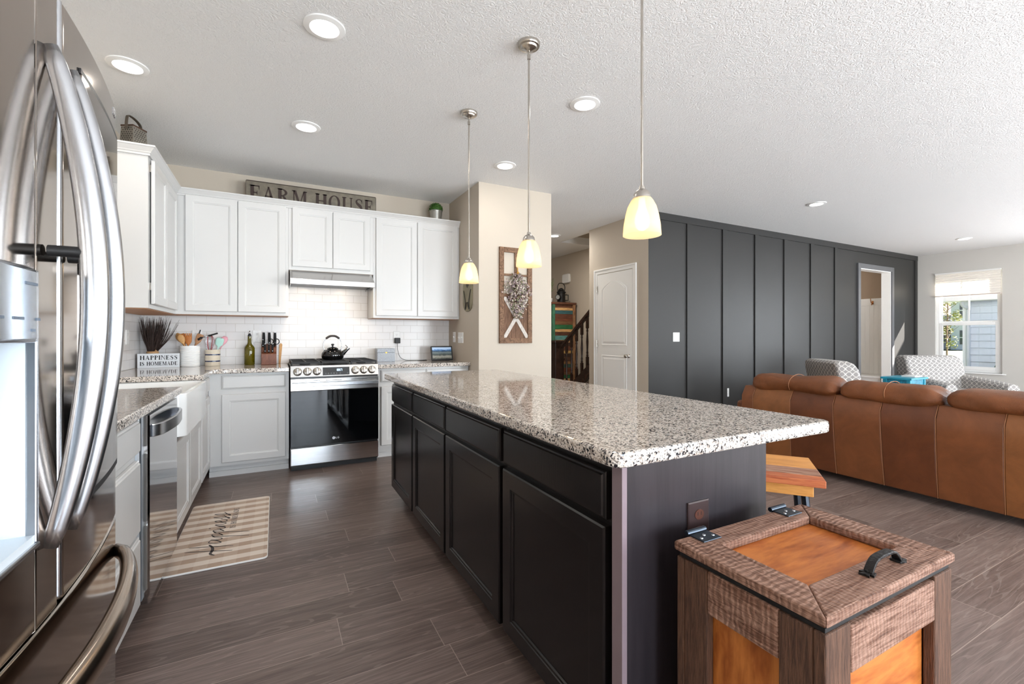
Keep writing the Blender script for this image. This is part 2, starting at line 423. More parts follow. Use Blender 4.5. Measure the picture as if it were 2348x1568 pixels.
def leather(name, c, v=.16):
    m, nt, N, L, b = node_mat(name); setp(b, **{'Roughness': .42, 'Specular IOR Level': .4})
    tc = N.new('ShaderNodeTexCoord')
    n = N.new('ShaderNodeTexNoise'); n.inputs['Scale'].default_value = 5; n.inputs['Detail'].default_value = 10; n.inputs['Roughness'].default_value = .65; n.inputs['Distortion'].default_value = .6
    L.new(tc.outputs['Object'], n.inputs['Vector'])
    a = tuple(x*(1-v*1.6) for x in c[:3])+(1,); d = tuple(min(1,x*(1+v*1.8)) for x in c[:3])+(1,)
    r = ramp(N, [(.3,a),(.52,c),(.75,d)]); L.new(n.outputs[0], r.inputs[0]); L.new(r.outputs[0], b.inputs['Base Color'])
    n2 = N.new('ShaderNodeTexNoise'); n2.inputs['Scale'].default_value = 260; L.new(tc.outputs['Object'], n2.inputs['Vector'])
    n3 = N.new('ShaderNodeTexNoise'); n3.inputs['Scale'].default_value = 9; L.new(tc.outputs['Object'], n3.inputs['Vector'])
    ad = N.new('ShaderNodeMath'); ad.operation = 'MULTIPLY_ADD'; L.new(n3.outputs[0], ad.inputs[0]); ad.inputs[1].default_value = 4; L.new(n2.outputs[0], ad.inputs[2])
    bp = N.new('ShaderNodeBump'); bp.inputs['Strength'].default_value = .18; bp.inputs['Distance'].default_value = .004
    L.new(ad.outputs[0], bp.inputs['Height']); L.new(bp.outputs[0], b.inputs['Normal']); return m
LEA1 = leather('cognac_leather', rgb(116,68,38)); LEA2 = leather('tan_leather_panel', rgb(132,82,45)); LEA3 = leather('dark_cognac_leather_panel', rgb(100,55,30)); SEAM = M('tan_stitching', rgb(150,98,62), .6)
def trellis():
    m, nt, N, L, b = node_mat('grey_trellis_fabric'); setp(b, **{'Roughness': .85, 'Specular IOR Level': .2})
    uvn = N.new('ShaderNodeUVMap'); uvn.uv_map = 'uv'; sx = N.new('ShaderNodeSeparateXYZ'); L.new(uvn.outputs[0], sx.inputs[0])
    def op(o, a, bb=None, c=None):
        n = N.new('ShaderNodeMath'); n.operation = o
        for i, q in enumerate((a, bb, c)):
            if q is None: continue
            if isinstance(q, (int, float)): n.inputs[i].default_value = q
            else: L.new(q, n.inputs[i])
        return n.outputs[0]
    u = op('MULTIPLY', sx.outputs[0], 1/.068); v = op('MULTIPLY', sx.outputs[1], 2*PI/.115)
    s = op('MULTIPLY', op('SINE', v), .45)
    def line(sign, off):
        f = op('FRACT', op('ADD', op('MULTIPLY_ADD', s, sign, u), off+40))
        return op('LESS_THAN', op('ABSOLUTE', op('SUBTRACT', f, .5)), .07)
    k = op('MAXIMUM', line(1, .0), line(-1, .0))
    mx = N.new('ShaderNodeMix'); mx.data_type = 'RGBA'; L.new(k, mx.inputs[0]); mx.inputs[6].default_value = rgb(146,142,140); mx.inputs[7].default_value = rgb(214,210,204)
    L.new(mx.outputs[2], b.inputs['Base Color']); return m
TREL = trellis()

# ================================================================== SETTING
ZC = 2.75
struct('floor', BX(-1.25, 11.36, -3.2, 9.3, -.06, 0), FLOOR)
bm = bmesh.new()                                   # ceiling with the stairwell opening
for a in ((-1.25,11.36,-3.2,5.45),(-1.25,4.22,5.45,6.32),(5.05,11.36,5.45,6.32),(-1.25,11.36,6.32,9.3)):
    box(bm, a[0], a[1], a[2], a[3], ZC, ZC+.12)
struct('ceiling', bm, CEIL)
bm = bmesh.new()                                   # stairwell shaft above the opening
box(bm, 4.12,4.22,5.35,6.42,ZC+.12,4.2); box(bm, 5.05,5.15,5.35,6.42,ZC+.12,4.2)
box(bm, 4.22,5.05,5.35,5.45,ZC+.12,4.2); box(bm, 4.22,5.05,6.32,6.42,ZC+.12,4.2); box(bm, 4.12,5.15,5.35,6.42,4.2,4.3)
struct('wall_stairwell', bm, WALL)
struct('wall_west', BX(-1.2, -1.07, -3.2, 5.22, 0, ZC), WALL)
struct('wall_north', BX(-1.07, 1.825, 5.10, 5.22, 0, ZC), WALL)
struct('wall_pantry', BX(1.825, 2.69, 4.22, 9.2, 0, ZC), WALL)
struct('wall_hall_end', BX(2.69, 8.5, 9.1, 9.2, 0, ZC), WALL)
struct('wall_hall_east', BX(4.96, 5.08, 5.42, 9.1, 0, ZC), WALL)
struct('wall_closet', BX(4.12, 4.22, 4.22, 5.42, 0, ZC), WALL)
struct('wall_closet_end', BX(4.22, 4.96, 5.32, 5.42, 0, ZC), WALL)
bm = bmesh.new()                                   # charcoal accent wall with the mudroom opening
box(bm, 4.2205, 9.06, 4.22, 4.34, 0, ZC); box(bm, 4.1201, 4.2204, 4.218, 4.2199, 0, ZC); box(bm, 10.15, 11.18, 4.22, 4.34, 0, ZC); box(bm, 9.06, 10.15, 4.22, 4.34, 2.38, ZC)
acc = struct('wall_accent', bm, GREY)
struct('trim_1', BX(4.12, 11.18, 4.203, 4.22, 2.66, ZC), GREY)                 # top rail
bm = bmesh.new(); box(bm, 4.121, 8.98, 4.203, 4.219, 0, .13); box(bm, 10.23, 11.179, 4.203, 4.219, 0, .13)
struct('baseboard_accent', bm, GREY)
for i, x in enumerate((4.785, 5.48, 6.18, 6.875, 7.57, 8.26, 11.08)):
    part('batten', BX(x, x+.09, 4.203, 4.2195, .131, 2.659), GREY, acc, bevel=.001)
bm = bmesh.new()                                   # casing round the opening
box(bm, 8.98, 9.06, 4.195, 4.2195, 0, 2.459); box(bm, 10.15, 10.23, 4.195, 4.2195, 0, 2.459); box(bm, 9.061, 10.149, 4.195, 4.2195, 2.38, 2.459)
struct('trim_2', bm, M('grey_casing_paint', rgb(96,96,98), .42), bevel=.002)
bm = bmesh.new(); box(bm, 9.061, 9.075, 4.215, 4.36, 0, 2.379); box(bm, 10.135, 10.149, 4.215, 4.36, 0, 2.379); box(bm, 9.0755, 10.1345, 4.215, 4.36, 2.365, 2.379)
struct('trim_3', bm, TRIM)
# mudroom behind it
struct('wall_mudroom_east', BX(10.66, 10.76, 4.36, 6.4, 0, ZC), M('mudroom_paint', rgb(168,148,128), .8))
struct('wall_mudroom_back', BX(8.4, 10.66, 6.3, 6.4, 0, ZC), WALL); struct('wall_mudroom_west', BX(8.4, 8.5, 4.36, 6.3, 0, ZC), WALL)
bm = bmesh.new(); box(bm, 10.645, 10.66, 4.37, 6.29, .40, 1.80)
y = 4.40
while y < 6.2:
    box(bm, 10.641, 10.645, y, y+.07, .40, 1.80); y += .076
struct('trim_4', bm, TRIM)
rail = single('coat_rail', BX(10.632, 10.66, 4.37, 6.29, 1.80, 1.94), TRIM, 'white painted coat rail on the mudroom wall seen through the grey opening', 'rail', bevel=.003)
bm = bmesh.new()
tube(bm, crom([(10.628,4.72,1.845),(10.60,4.72,1.84),(10.57,4.72,1.86),(10.555,4.72,1.90),(10.55,4.72,1.935)],5), .007, 8)
tube(bm, crom([(10.61,4.72,1.84),(10.60,4.72,1.815),(10.585,4.72,1.81),(10.58,4.72,1.83)],4), .006, 8)
box(bm, 10.624, 10.632, 4.705, 4.735, 1.82, 1.89)
single('coat_hook', bm, BRONZE, 'single metal coat hook on the white mudroom rail', 'hook', smooth='auto')
bn = thing('mudroom_bench', 'white mudroom bench glimpsed through the grey framed opening', 'bench', (10.4, 5.2, 0))
part('bench_seat', BX(10.18, 10.632, 4.38, 6.2, .38, .42), TRIM, bn, bevel=.004); part('bench_box', BX(10.2, 10.632, 4.4, 6.18, 0, .38), TRIM, bn)
lamp('mudroom_fill_light', 'POINT', (9.5, 5.5, 2.3), 10, (1, .93, .85), shadow_soft_size=.1)  # added point light without a fixture, brightens the mudroom

# east wall with two windows
bm = bmesh.new()
def wall_holes_x(bm, x0, x1, y0, y1, holes):
    yy = y0
    for a, b_, z0, z1 in sorted(holes):
        box(bm, x0, x1, yy, a, 0, ZC); box(bm, x0, x1, a, b_, 0, z0); box(bm, x0, x1, a, b_, z1, ZC); yy = b_
    box(bm, x0, x1, yy, y1, 0, ZC)
wall_holes_x(bm, 11.18, 11.32, -3.2, 4.34, [(3.04,3.94,.53,2.37), (-.35,1.35,.53,2.37)])
struct('wall_east', bm, GWALL)
def wall_holes_y(bm, y0, y1, x0, x1, holes):
    xx = x0
    for a, b_, z0, z1 in sorted(holes):
        box(bm, xx, a, y0, y1, 0, ZC)
        if z0 > 0: box(bm, a, b_, y0, y1, 0, z0)
        box(bm, a, b_, y0, y1, z1, ZC); xx = b_
    box(bm, xx, x1, y0, y1, 0, ZC)
bm = bmesh.new()
wall_holes_y(bm, -3.14, -3.0, -1.07, 11.18, [(0,1.9,0,2.05), (3.3,5.3,.6,2.3), (6.9,8.9,.6,2.3)])
struct('wall_south', bm, GWALL)
struct('baseboard_east', BX(11.165, 11.18, -3.0, 4.20, 0, .13), TRIM); struct('baseboard_south', BX(5.3, 11.16, -3.0, -2.985, 0, .13), TRIM)
def glass_mat():
    m, nt, N, L, b = node_mat('window_glass'); out = N['Material Output']
    t = N.new('ShaderNodeBsdfTransparent'); g = N.new('ShaderNodeBsdfGlossy'); g.inputs['Roughness'].default_value = .0
    mx = N.new('ShaderNodeMixShader'); mx.inputs[0].default_value = .06
    L.new(t.outputs[0], mx.inputs[1]); L.new(g.outputs[0], mx.inputs[2]); L.new(mx.outputs[0], out.inputs[0]); return m
GLASS = glass_mat()
def sash_window(name, F, w, h, muntin=True):
    """F: origin lower-left of the opening on the room face; u along, v up, w into the room"""
    bm = bmesh.new(); fr = .045
    for a in ((0,fr,0,h),(w-fr,w,0,h),(fr,w-fr,0,fr),(fr,w-fr,h-fr,h)): fbox(bm, F, *a, -.10, -.05)
    win = struct(name, bm, TRIM, bevel=.003)
    mid = h*.492
    bm = bmesh.new(); s = .05
    for a in ((fr,fr+s,fr,mid),(w-fr-s,w-fr,fr,mid),(fr+s,w-fr-s,fr,fr+s+.01),(fr+s,w-fr-s,mid-.05,mid)): fbox(bm, F, *a, -.075, -.045)
    part('lower_sash', bm, TRIM, win, bevel=.003)
    bm = bmesh.new()
    for a in ((fr,fr+.035,mid,h-fr),(w-fr-.035,w-fr,mid,h-fr),(fr+.035,w-fr-.035,mid-.01,mid+.03),(fr+.035,w-fr-.035,h-fr-.035,h-fr)): fbox(bm, F, *a, -.105, -.078)
    if muntin: fbox(bm, F, w*.5-.009, w*.5+.009, mid+.03, h-fr-.035, -.10, -.085)
    part('upper_sash', bm, TRIM, win)
    bm = bmesh.new(); fbox(bm, F, fr+s, w-fr-s, fr+s+.01, mid-.05, -.062, -.058); part('lower_pane', bm, GLASS, win)
    bm = bmesh.new(); fbox(bm, F, fr+.035, w-fr-.035, mid+.03, h-fr-.035, -.094, -.090); part('upper_pane', bm, GLASS, win)
    bm = bmesh.new(); fbox(bm, F, w*.78, w*.78+.06, mid, mid+.012, -.07, -.045); part('sash_lock', bm, PLASTIC, win)
    bm = bmesh.new(); fbox(bm, F, -.05, w+.05, -.022, 0, -.10, .03); part('window_sill', bm, TRIM, win, bevel=.004)
    return win
FE = Fr((11.18, 3.94, .53), (0,-1,0), (0,0,1), (-1,0,0))
sash_window('window_1', FE, .90, 1.84)
sash_window('window_2', Fr((11.18, 1.35, .53), (0,-1,0), (0,0,1), (-1,0,0)), 1.70, 1.84)
sash_window('window_3', Fr((5.3, -3.0, .6), (-1,0,0), (0,0,1), (0,1,0)), 2.0, 1.7)
sash_window('window_4', Fr((8.9, -3.0, .6), (-1,0,0), (0,0,1), (0,1,0)), 2.0, 1.7)
# sliding patio door behind the camera
bm = bmesh.new()
for a in ((0,.07,0,2.05),(1.83,1.9,0,2.05),(.92,.99,0,2.05),(.07,.92,0,.09),(.99,1.83,0,.09),(.07,.92,1.96,2.05),(.99,1.83,1.96,2.05)):
    box(bm, a[0], a[1], -3.10, -3.04, a[2], a[3])
dr = struct('door_2', bm, TRIM)
part('pane', BX(.07, .92, -3.075, -3.07, .09, 1.96), GLASS, dr); part('pane', BX(.99, 1.83, -3.075, -3.07, .09, 1.96), GLASS, dr)

# window shade
def shade_mat():
    m, nt, N, L, b = node_mat('cellular_shade_fabric'); out = N['Material Output']
    d = N.new('ShaderNodeBsdfDiffuse'); d.inputs[0].default_value = rgb(238,234,228)
    t = N.new('ShaderNodeBsdfTranslucent'); t.inputs[0].default_value = rgb(242,238,230)
    mx = N.new('ShaderNodeMixShader'); mx.inputs[0].default_value = .14; L.new(d.outputs[0], mx.inputs[1]); L.new(t.outputs[0], mx.inputs[2]); L.new(mx.outputs[0], out.inputs[0]); return m
sh = thing('cellular_shade', 'white pleated cellular shade covering the top of the window', 'window shade', (11.15, 3.49, 1.9))
bm = bmesh.new(); n = 20; pz = [2.345-(2.345-1.945)*i/n for i in range(n+1)]
a = [(11.172 if i % 2 else 11.150, z) for i, z in enumerate(pz)]
va = [[bm.verts.new((x, yy, z)) for x, z in a] for yy in (3.048, 3.932)]
for i in range(n): bm.faces.new((va[0][i], va[0][i+1], va[1][i+1], va[1][i]))
part('pleats', bm, shade_mat(), sh)
part('head_rail', BX(11.145, 11.178, 3.045, 3.935, 2.345, 2.368), PLASTIC, sh, bevel=.003)
part('bottom_rail', BX(11.147, 11.175, 3.048, 3.932, 1.925, 1.945), M('beige_shade_rail', rgb(206,194,186), .5), sh, bevel=.003)

# closet door (structure) in the wall at x = 4.12
FD = Fr((4.12, 5.22, 0), (0,-1,0), (0,0,1), (-1,0,0))      # u runs towards the camera
dw, dh = .72, 2.06
bm = bmesh.new(); rings(bm, FD, 0, dw, .012, dh, [(0,.002),(0,.010)])
door = struct('door_1', bm, TRIM)
def arch(u0, u1, v0, v1, rise, n=14):
    pts = [(u0,v0),(u1,v0),(u1,v1-rise)]
    for k in range(1, n):
        t = k/n; u = u1+(u0-u1)*t; pts.append((u, v1-rise+rise*math.sin(PI*t)**.8))
    pts.append((u0, v1-rise)); return pts
def panel(loop, F, w0):
    bm = bmesh.new(); cx = sum(p[0] for p in loop)/len(loop); cy = sum(p[1] for p in loop)/len(loop)
    def off(d, w): 
        hw = max(abs(p[0]-cx) for p in loop); hh = max(abs(p[1]-cy) for p in loop)
        return [F(cx+(x-cx)*(1-d/hw), cy+(yy-cy)*(1-d/hh), w) for x, yy in loop]
    loft(bm, [off(0,w0), off(.006,w0+.006), off(.016,w0+.001), off(.03,w0+.0012), off(.05,w0+.006)], cap0=False); return bm
part('upper_panel', panel(arch(.10, dw-.10, 1.06, 1.94, .11), FD, .010), TRIM, door)
part('lower_panel', panel([(.10,.20),(dw-.10,.20),(dw-.10,.92),(.10,.92)], FD, .010), TRIM, door)
bm = bmesh.new(); lathe(bm, [(.0,0),(.027,0),(.027,.006),(.011,.012),(.010,.03),(.022,.038),(.027,.05),(.024,.062),(.012,.068),(0,.069)], (4.109, 5.22-dw+.065, .925), 20, '-x')
part('door_knob', bm, NICKEL, door, smooth=True)
for z in (.25, 1.08, 1.86):
    bm = bmesh.new(); tube(bm, [(4.105, 5.226, z-.045), (4.105, 5.226, z+.045)], .006, 8); box(bm, 4.106, 4.1085, 5.207, 5.226, z-.042, z+.042)
    part('hinge', bm, NICKEL, door)
bm = bmesh.new()
for a in ((-.075,-.008,0,dh+.075),(dw+.008,dw+.075,0,dh+.075),(-.0079,dw+.0079,dh+.008,dh+.075)):
    fbox(bm, FD, *a, .0, .012); 
for a in ((-.075,-.055,0,dh+.075),(dw+.055,dw+.075,0,dh+.075),(-.0549,dw+.0549,dh+.055,dh+.075)):
    fbox(bm, FD, *a, .0125, .019)
struct('trim_5', bm, TRIM, bevel=.002)
struct('baseboard_closet', BX(4.106, 4.12, 5.30, 5.42, 0, .13), TRIM)
# backsplash
bm = bmesh.new(); box(bm, -1.062, 1.817, 5.092, 5.0995, .914, 1.374); box(bm, .118, .888, 5.092, 5.0995, 1.374, 1.70)
struct('trim_6', bm, TILEX)
bm = bmesh.new(); box(bm, -1.0695, -1.0625, 1.56, 5.09, .914, 1.374); struct('trim_7', bm, TILEY)

# stairs up beside the closet and their balustrade
WALNUT = wood('dark_walnut_rail', rgb(38,24,19), rgb(56,36,28), (3,3,3), .25, .05)
bm = bmesh.new()
for k in range(4):
    box(bm, 4.335, 4.955, 5.43, 6.28-k*.25, k*.19, (k+1)*.19)
st = struct('trim_8', bm, M('stair_carpet', rgb(176,164,150), .95)); st.name = 'trim_8'
bs = thing('stair_balustrade', 'dark turned wooden stair balustrade beside the white closet door', 'stair railing', (4.25, 6.0, 0))
def ry(y): return 1.045 + (6.29-y)*.712
bm = bmesh.new(); ribbon(bm, [(4.25, 6.35, ry(6.35)), (4.25, 5.43, ry(5.43))], (1,0,0), .032, .028); part('handrail', bm, WALNUT, bs)
bm = bmesh.new(); prism(bm, [(6.30,.24),(5.43,.24+.87*.712),(5.43,.05+.87*.712),(6.30,.05)], Fr((4.22,0,0),(0,1,0),(0,0,1),(1,0,0)), 0, .06); part('stringer', bm, WALNUT, bs)
for yb in (6.20, 6.06, 5.92, 5.78, 5.64, 5.50):
    z0 = .24+(6.30-yb)*.712; z1 = ry(yb)-.02; h = z1-z0
    bm = bmesh.new(); box(bm, 4.232, 4.268, yb-.018, yb+.018, z0-.02, z0+.16); box(bm, 4.232, 4.268, yb-.018, yb+.018, z1-.18, z1)
    lathe(bm, [(.012,z0+.16),(.02,z0+.18),(.012,z0+.2),(.018,z0+.22),(.012,z0+.25),(.019,z0+h*.5),(.011,z1-.24),(.018,z1-.22),(.012,z1-.2),(.017,z1-.18)], (4.25,yb,0), 12)
    part('baluster', bm, WALNUT, bs, smooth='auto')
nw = thing('newel_post', 'broad square dark newel post at the foot of the stairs', 'post', (4.25, 6.44, 0))
part('post_shaft', BX(4.165, 4.335, 6.40, 6.57, 0, 1.07), WALNUT, nw, bevel=.003); part('post_cap', BX(4.14, 4.36, 6.375, 6.595, 1.07, 1.115), WALNUT, nw, bevel=.008)
bm = bmesh.new(); box(bm, 4.155, 4.345, 6.39, 6.58, .78, .81); part('post_band', bm, WALNUT, nw)

# ================================================================== KITCHEN CABINETS
FX = lambda x: Fr((x, 0, 0), (0,1,0), (0,0,1), (1,0,0))      # faces +x, u = y
FY = lambda y: Fr((0, y, 0), (1,0,0), (0,0,1), (0,-1,0))     # faces -y, u = x
FNX = lambda x: Fr((x, 0, 0), (0,-1,0), (0,0,1), (-1,0,0))   # faces -x, u = -y
# --- left run, faces at x = -.49
dc = thing('drawer_cabinet', 'white three-drawer base cabinet between the refrigerator and the dishwasher', 'cabinet', (-.77, 1.92, 0))
bm = bmesh.new(); box(bm, -1.06, -.492, 1.53, 2.318, .10, .875); box(bm, -1.06, -.56, 1.53, 2.318, 0, .10)
part('cabinet_body', bm, WHITE, dc)
part('face_stile', BX(-.4915, -.486, 2.278, 2.318, .10, .875), GREYST, dc)
for z0, z1 in ((.727,.856),(.411,.697),(.122,.395)): part('drawer', drawer_bm(FX(-.4905), 1.56, 2.272, z0, z1), WHITE, dc)
dwz = thing('dishwasher', 'stainless dishwasher with curved bar handle reflecting the white cabinets', 'dishwasher', (-.77, 2.63, 0))
part('tub', BX(-1.06, -.50, 2.335, 2.925, .10, .868), GREYST, dwz)
part('toe_panel', BX(-.99, -.53, 2.335, 2.925, .0, .098), BLACKM, dwz)
bm = bmesh.new(); prism(bm, [(-.499,2.335),(-.463,2.335),(-.4565,2.34),(-.4565,2.92),(-.463,2.925),(-.499,2.925)], Fr((0,0,0),(1,0,0),(0,1,0),(0,0,1)), .095, .864)
part('door_panel', bm, STEELM, dwz)
bm = bmesh.new(); pts = [(-.4565,2.375),(-.44,2.39),(-.425,2.45),(-.415,2.56),(-.412,2.63),(-.415,2.70),(-.425,2.81),(-.44,2.87),(-.4565,2.885)]
ribbon(bm, crom([(x,y,.795) for x,y in pts],4), (0,0,1), .026, .007); part('handle', bm, HANDLE, dwz, smooth='auto')
sk = thing('sink_cabinet', 'white two-door base cabinet under the farmhouse sink', 'cabinet', (-.77, 3.44, 0))
bm = bmesh.new(); box(bm, -1.06, -.492, 2.945, 3.935, .10, .62); box(bm, -1.06, -.492, 2.945, 3.022, .62, .875); box(bm, -1.06, -.492, 3.878, 3.935, .62, .875); box(bm, -1.06, -.56, 2.945, 3.935, 0, .10)
part('cabinet_body', bm, WHITE, sk)
for a, b_ in ((2.975,3.447),(3.451,3.925)): part('door', door_bm(FX(-.4905), a, b_, .118, .608), WHITE, sk)
part('latch', BX(-.491, -.468, 3.86, 3.868, .635, .655), BLACKM, sk)
cc = thing('corner_base_cabinet', 'narrow white base cabinet between the sink cabinet and the inside corner', 'cabinet', (-.77, 4.2, 0))
bm = bmesh.new(); box(bm, -1.06, -.492, 3.937, 4.484, .10, .875); box(bm, -1.06, -.56, 3.937, 4.55, 0, .10); part('cabinet_body', bm, WHITE, cc)
part('drawer', drawer_bm(FX(-.4905), 3.965, 4.42, .743, .856), WHITE, cc); part('door', door_bm(FX(-.4905), 3.965, 4.42, .118, .70), WHITE, cc)
# --- back run, faces at y = 4.49
def base_back(label, x0, x1, drawers, doors, toe=True):
    t = thing('base_cabinet', label, 'cabinet', ((x0+x1)/2, 4.8, 0))
    bm = bmesh.new(); box(bm, x0, x1, 4.492, 5.09, .10, .875); box(bm, x0, x1, 4.56, 5.09, 0, .10); part('cabinet_body', bm, WHITE, t)
    part('toe_trim', BX(x0, x1, 4.545, 4.5595, 0, .045), WHITE, t)
    for a, b_ in drawers: part('drawer', drawer_bm(FY(4.4905), a, b_, .743, .856), WHITE, t)
    for a, b_ in doors: part('door', door_bm(FY(4.4905), a, b_, .128, .698), WHITE, t)
    return t
base_back('white base cabinet with one drawer and one door left of the range', -.4905, .108, [(-.396,.082)], [(-.396,.082)])
base_back('white base cabinet right of the range half hidden by the island', .876, 1.82, [(.908,1.35),(1.358,1.80)], [(.908,1.35),(1.358,1.80)])
# --- countertops
def slab(name, poly, label, z0=.876, z1=.914, bev=.006):
    bm = bmesh.new(); prism(bm, poly, Fr((0,0,0),(1,0,0),(0,1,0),(0,0,1)), z0, z1)
    c = (sum(p[0] for p in poly)/len(poly), sum(p[1] for p in poly)/len(poly), z0)
    return single(name, bm, GRAN, label, 'countertop', origin=c, bevel=bev, seg=3)
slab('countertop', [(-1.06,1.53),(-.45,1.53),(-.45,3.028),(-1.06,3.028)], 'granite countertop piece over the dishwasher, nearest the refrigerator')
slab('countertop', [(-1.06,3.872),(-.45,3.872),(-.45,4.43),(.11,4.43),(.11,5.09),(-1.06,5.09)], 'L-shaped granite countertop in the corner left of the range')
slab('countertop', [(.873,4.43),(1.82,4.43),(1.82,5.09),(.873,5.09)], 'short granite countertop right of the range holding the display')
# --- farmhouse sink
bm = bmesh.new()
x0, x1, y0, y1 = -1.0, -.432, 3.03, 3.87
F0 = Fr((0,0,0),(1,0,0),(0,1,0),(0,0,1))
o = rr2(x0, x1, y0, y1, .045, 6); i1 = rr2(x0+.02, x1-.022, y0+.02, y1-.02, .035, 6); i2 = rr2(x0+.035, x1-.04, y0+.035, y1-.035, .05, 6)
L3 = lambda lp, z: [(x, y, z) for x, y in lp]
loft(bm, [L3(o,.64), L3(o,.868), L3(rr2(x0+.004,x1-.004,y0+.004,y1-.004,.043,6),.873), L3(i1,.873), L3(i2,.70), L3(rr2(x0+.09,x1-.09,y0+.09,y1-.09,.04,6),.675)])
single('farmhouse_sink', bm, CER, 'white fireclay apron-front farmhouse sink set between two granite counters', 'sink', origin=(-.72,3.45,.64), smooth='auto')
fa = thing('kitchen_faucet', 'copper toned pull-down faucet over the farmhouse sink beside the refrigerator edge', 'faucet', (-1.03, 3.45, .914))
bm = bmesh.new(); lathe(bm, [(.0,.876),(.03,.876),(.03,.884),(.018,.892),(.016,.95)], (-1.03,3.40,0), 18); tube(bm, crom([(-1.03,3.40,.95),(-1.03,3.40,1.20),(-1.01,3.40,1.32),(-.94,3.40,1.36),(-.855,3.40,1.30),(-.83,3.40,1.24)],6), .012, 12); part('spout', bm, BRONZE, fa, smooth='auto')
bm = bmesh.new(); tube(bm, [(-.832,3.40,1.245),(-.82,3.40,1.21),(-.807,3.40,1.155)], [.014,.018,.026], 16); part('spray_head', bm, BRONZE, fa, smooth='auto')
bm = bmesh.new(); tube(bm, [(-1.03,3.415,.94),(-1.02,3.46,.96),(-1.0,3.50,.985)], [.008,.007,.006], 10); part('lever', bm, BRONZE, fa, smooth='auto')
# --- upper cabinets
def upper(label, x0, x1, zb, doors, dz):
    t = thing('upper_cabinet', label, 'cabinet', ((x0+x1)/2, 4.93, zb))
    part('cabinet_body', BX(x0, x1, 4.772, 5.09, zb, 2.43), WHITE, t)
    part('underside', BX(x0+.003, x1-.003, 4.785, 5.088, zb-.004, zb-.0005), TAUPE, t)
    for a, b_ in doors: part('door', door_bm(FY(4.7715), a, b_, *dz), WHITE, t)
    return t
upper('white two-door upper cabinet left of the range hood', -.7565, .112, 1.378, [(-.687,-.302),(-.297,.088)], (1.405,2.408))
upper('short white two-door upper cabinet above the range hood', .1135, .8885, 1.815, [(.143,.498),(.503,.858)], (1.85,2.405))
upper('white two-door upper cabinet right of the range hood', .890, 1.822, 1.375, [(.915,1.342),(1.347,1.80)], (1.398,2.40))
t = thing('upper_cabinet', 'white upper cabinet on the left wall with tall side panel and slightly open door', 'cabinet', (-.9, 4.3, 1.378))
part('cabinet_body', BX(-1.06, -.757, 3.83, 5.09, 1.378, 2.43), WHITE, t)
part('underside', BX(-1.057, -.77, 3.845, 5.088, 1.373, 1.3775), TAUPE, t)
ajar = Fr((-.7335, 4.285, 0), (-math.sin(math.radians(-1.6)), math.cos(math.radians(1.6)), 0), (0,0,1), (math.cos(math.radians(1.6)), -math.sin(math.radians(1.6)), 0))
ajar = Fr((-.7545, 4.308, 0), Vector((-.016, 1, 0)).normalized(), (0,0,1), Vector((1, .016, 0)).normalized())
part('door', door_bm(ajar, -.438, 0, 1.408, 2.385), WHITE, t); part('door', door_bm(FX(-.7555), 4.313, 4.745, 1.408, 2.385), WHITE, t)
for z in (1.50, 2.30):
    bm = bmesh.new(); box(bm, -.7568, -.7475, 3.857, 3.868, z, z+.05); part('hinge', bm, NICKEL, t)
# crown moulding swept along the cabinet tops
prof = [(0,2.398),(.012,2.398),(.012,2.410),(.018,2.415),(.020,2.421),(.040,2.446),(.046,2.450),(.046,2.460),(.0,2.460)]
path = [(-1.06,3.83),(-.757,3.83),(-.757,4.772),(1.822,4.772)]
nor = [(0,-1),(0,-1),(1,0),(0,-1)]
offs = [(0,-1),(1,-1),(1,-1),(0,-1)]
bm = bmesh.new(); prev = None
for (px, py), (ox, oy) in zip(path, offs):
    r = [bm.verts.new((px+ox*(d+.0006), py+oy*(d+.0006), z)) for d, z in prof]
    if prev:
        for k in range(len(r)): bm.faces.new((prev[k], prev[(k+1)%len(r)], r[(k+1)%len(r)], r[k]))
    else: bm.faces.new(r[::-1])
    prev = r
bm.faces.new(prev)
single('crown_molding', bm, WHITE, 'white crown molding running along the tops of the upper cabinets', 'molding', origin=(0,4.74,2.412))

# ================================================================== RANGE HOOD
hd = thing('range_hood', 'slim stainless range hood under the short upper cabinet', 'range hood', (.5, 4.85, 1.65))
bm = bmesh.new(); prism(bm, [(5.09,1.808),(4.745,1.808),(4.60,1.715),(4.60,1.668),(4.612,1.668),(4.612,1.70),(5.09,1.70)], Fr((0,0,0),(0,1,0),(0,0,1),(1,0,0)), .121, .869)
for x in (.121, .861): box(bm, x, x+.008, 4.6005, 5.085, 1.668, 1.7005)
part('canopy', bm, STEEL, hd)
part('front_lip', BX(.119, .871, 4.588, 4.5995, 1.664, 1.716), STEEL, hd, bevel=.003)
part('filter', BX(.135, .855, 4.63, 5.05, 1.685, 1.699), M('hood_filter_mesh', rgb(96,98,102), .4, .9), hd)
for x in (.28, .66):
    bm = bmesh.new(); lathe(bm, [(0,1.681),(.03,1.681),(.032,1.6845)], (x,4.70,0), 18); part('hood_light', bm, emit('hood_bulb', (1,.85,.65,1), 4), hd)
    lamp('hood_lamp', 'AREA', (x,4.70,1.678), 1.0, (1,.80,.58), direction=(0,.25,-1), shape='DISK', size=.06)

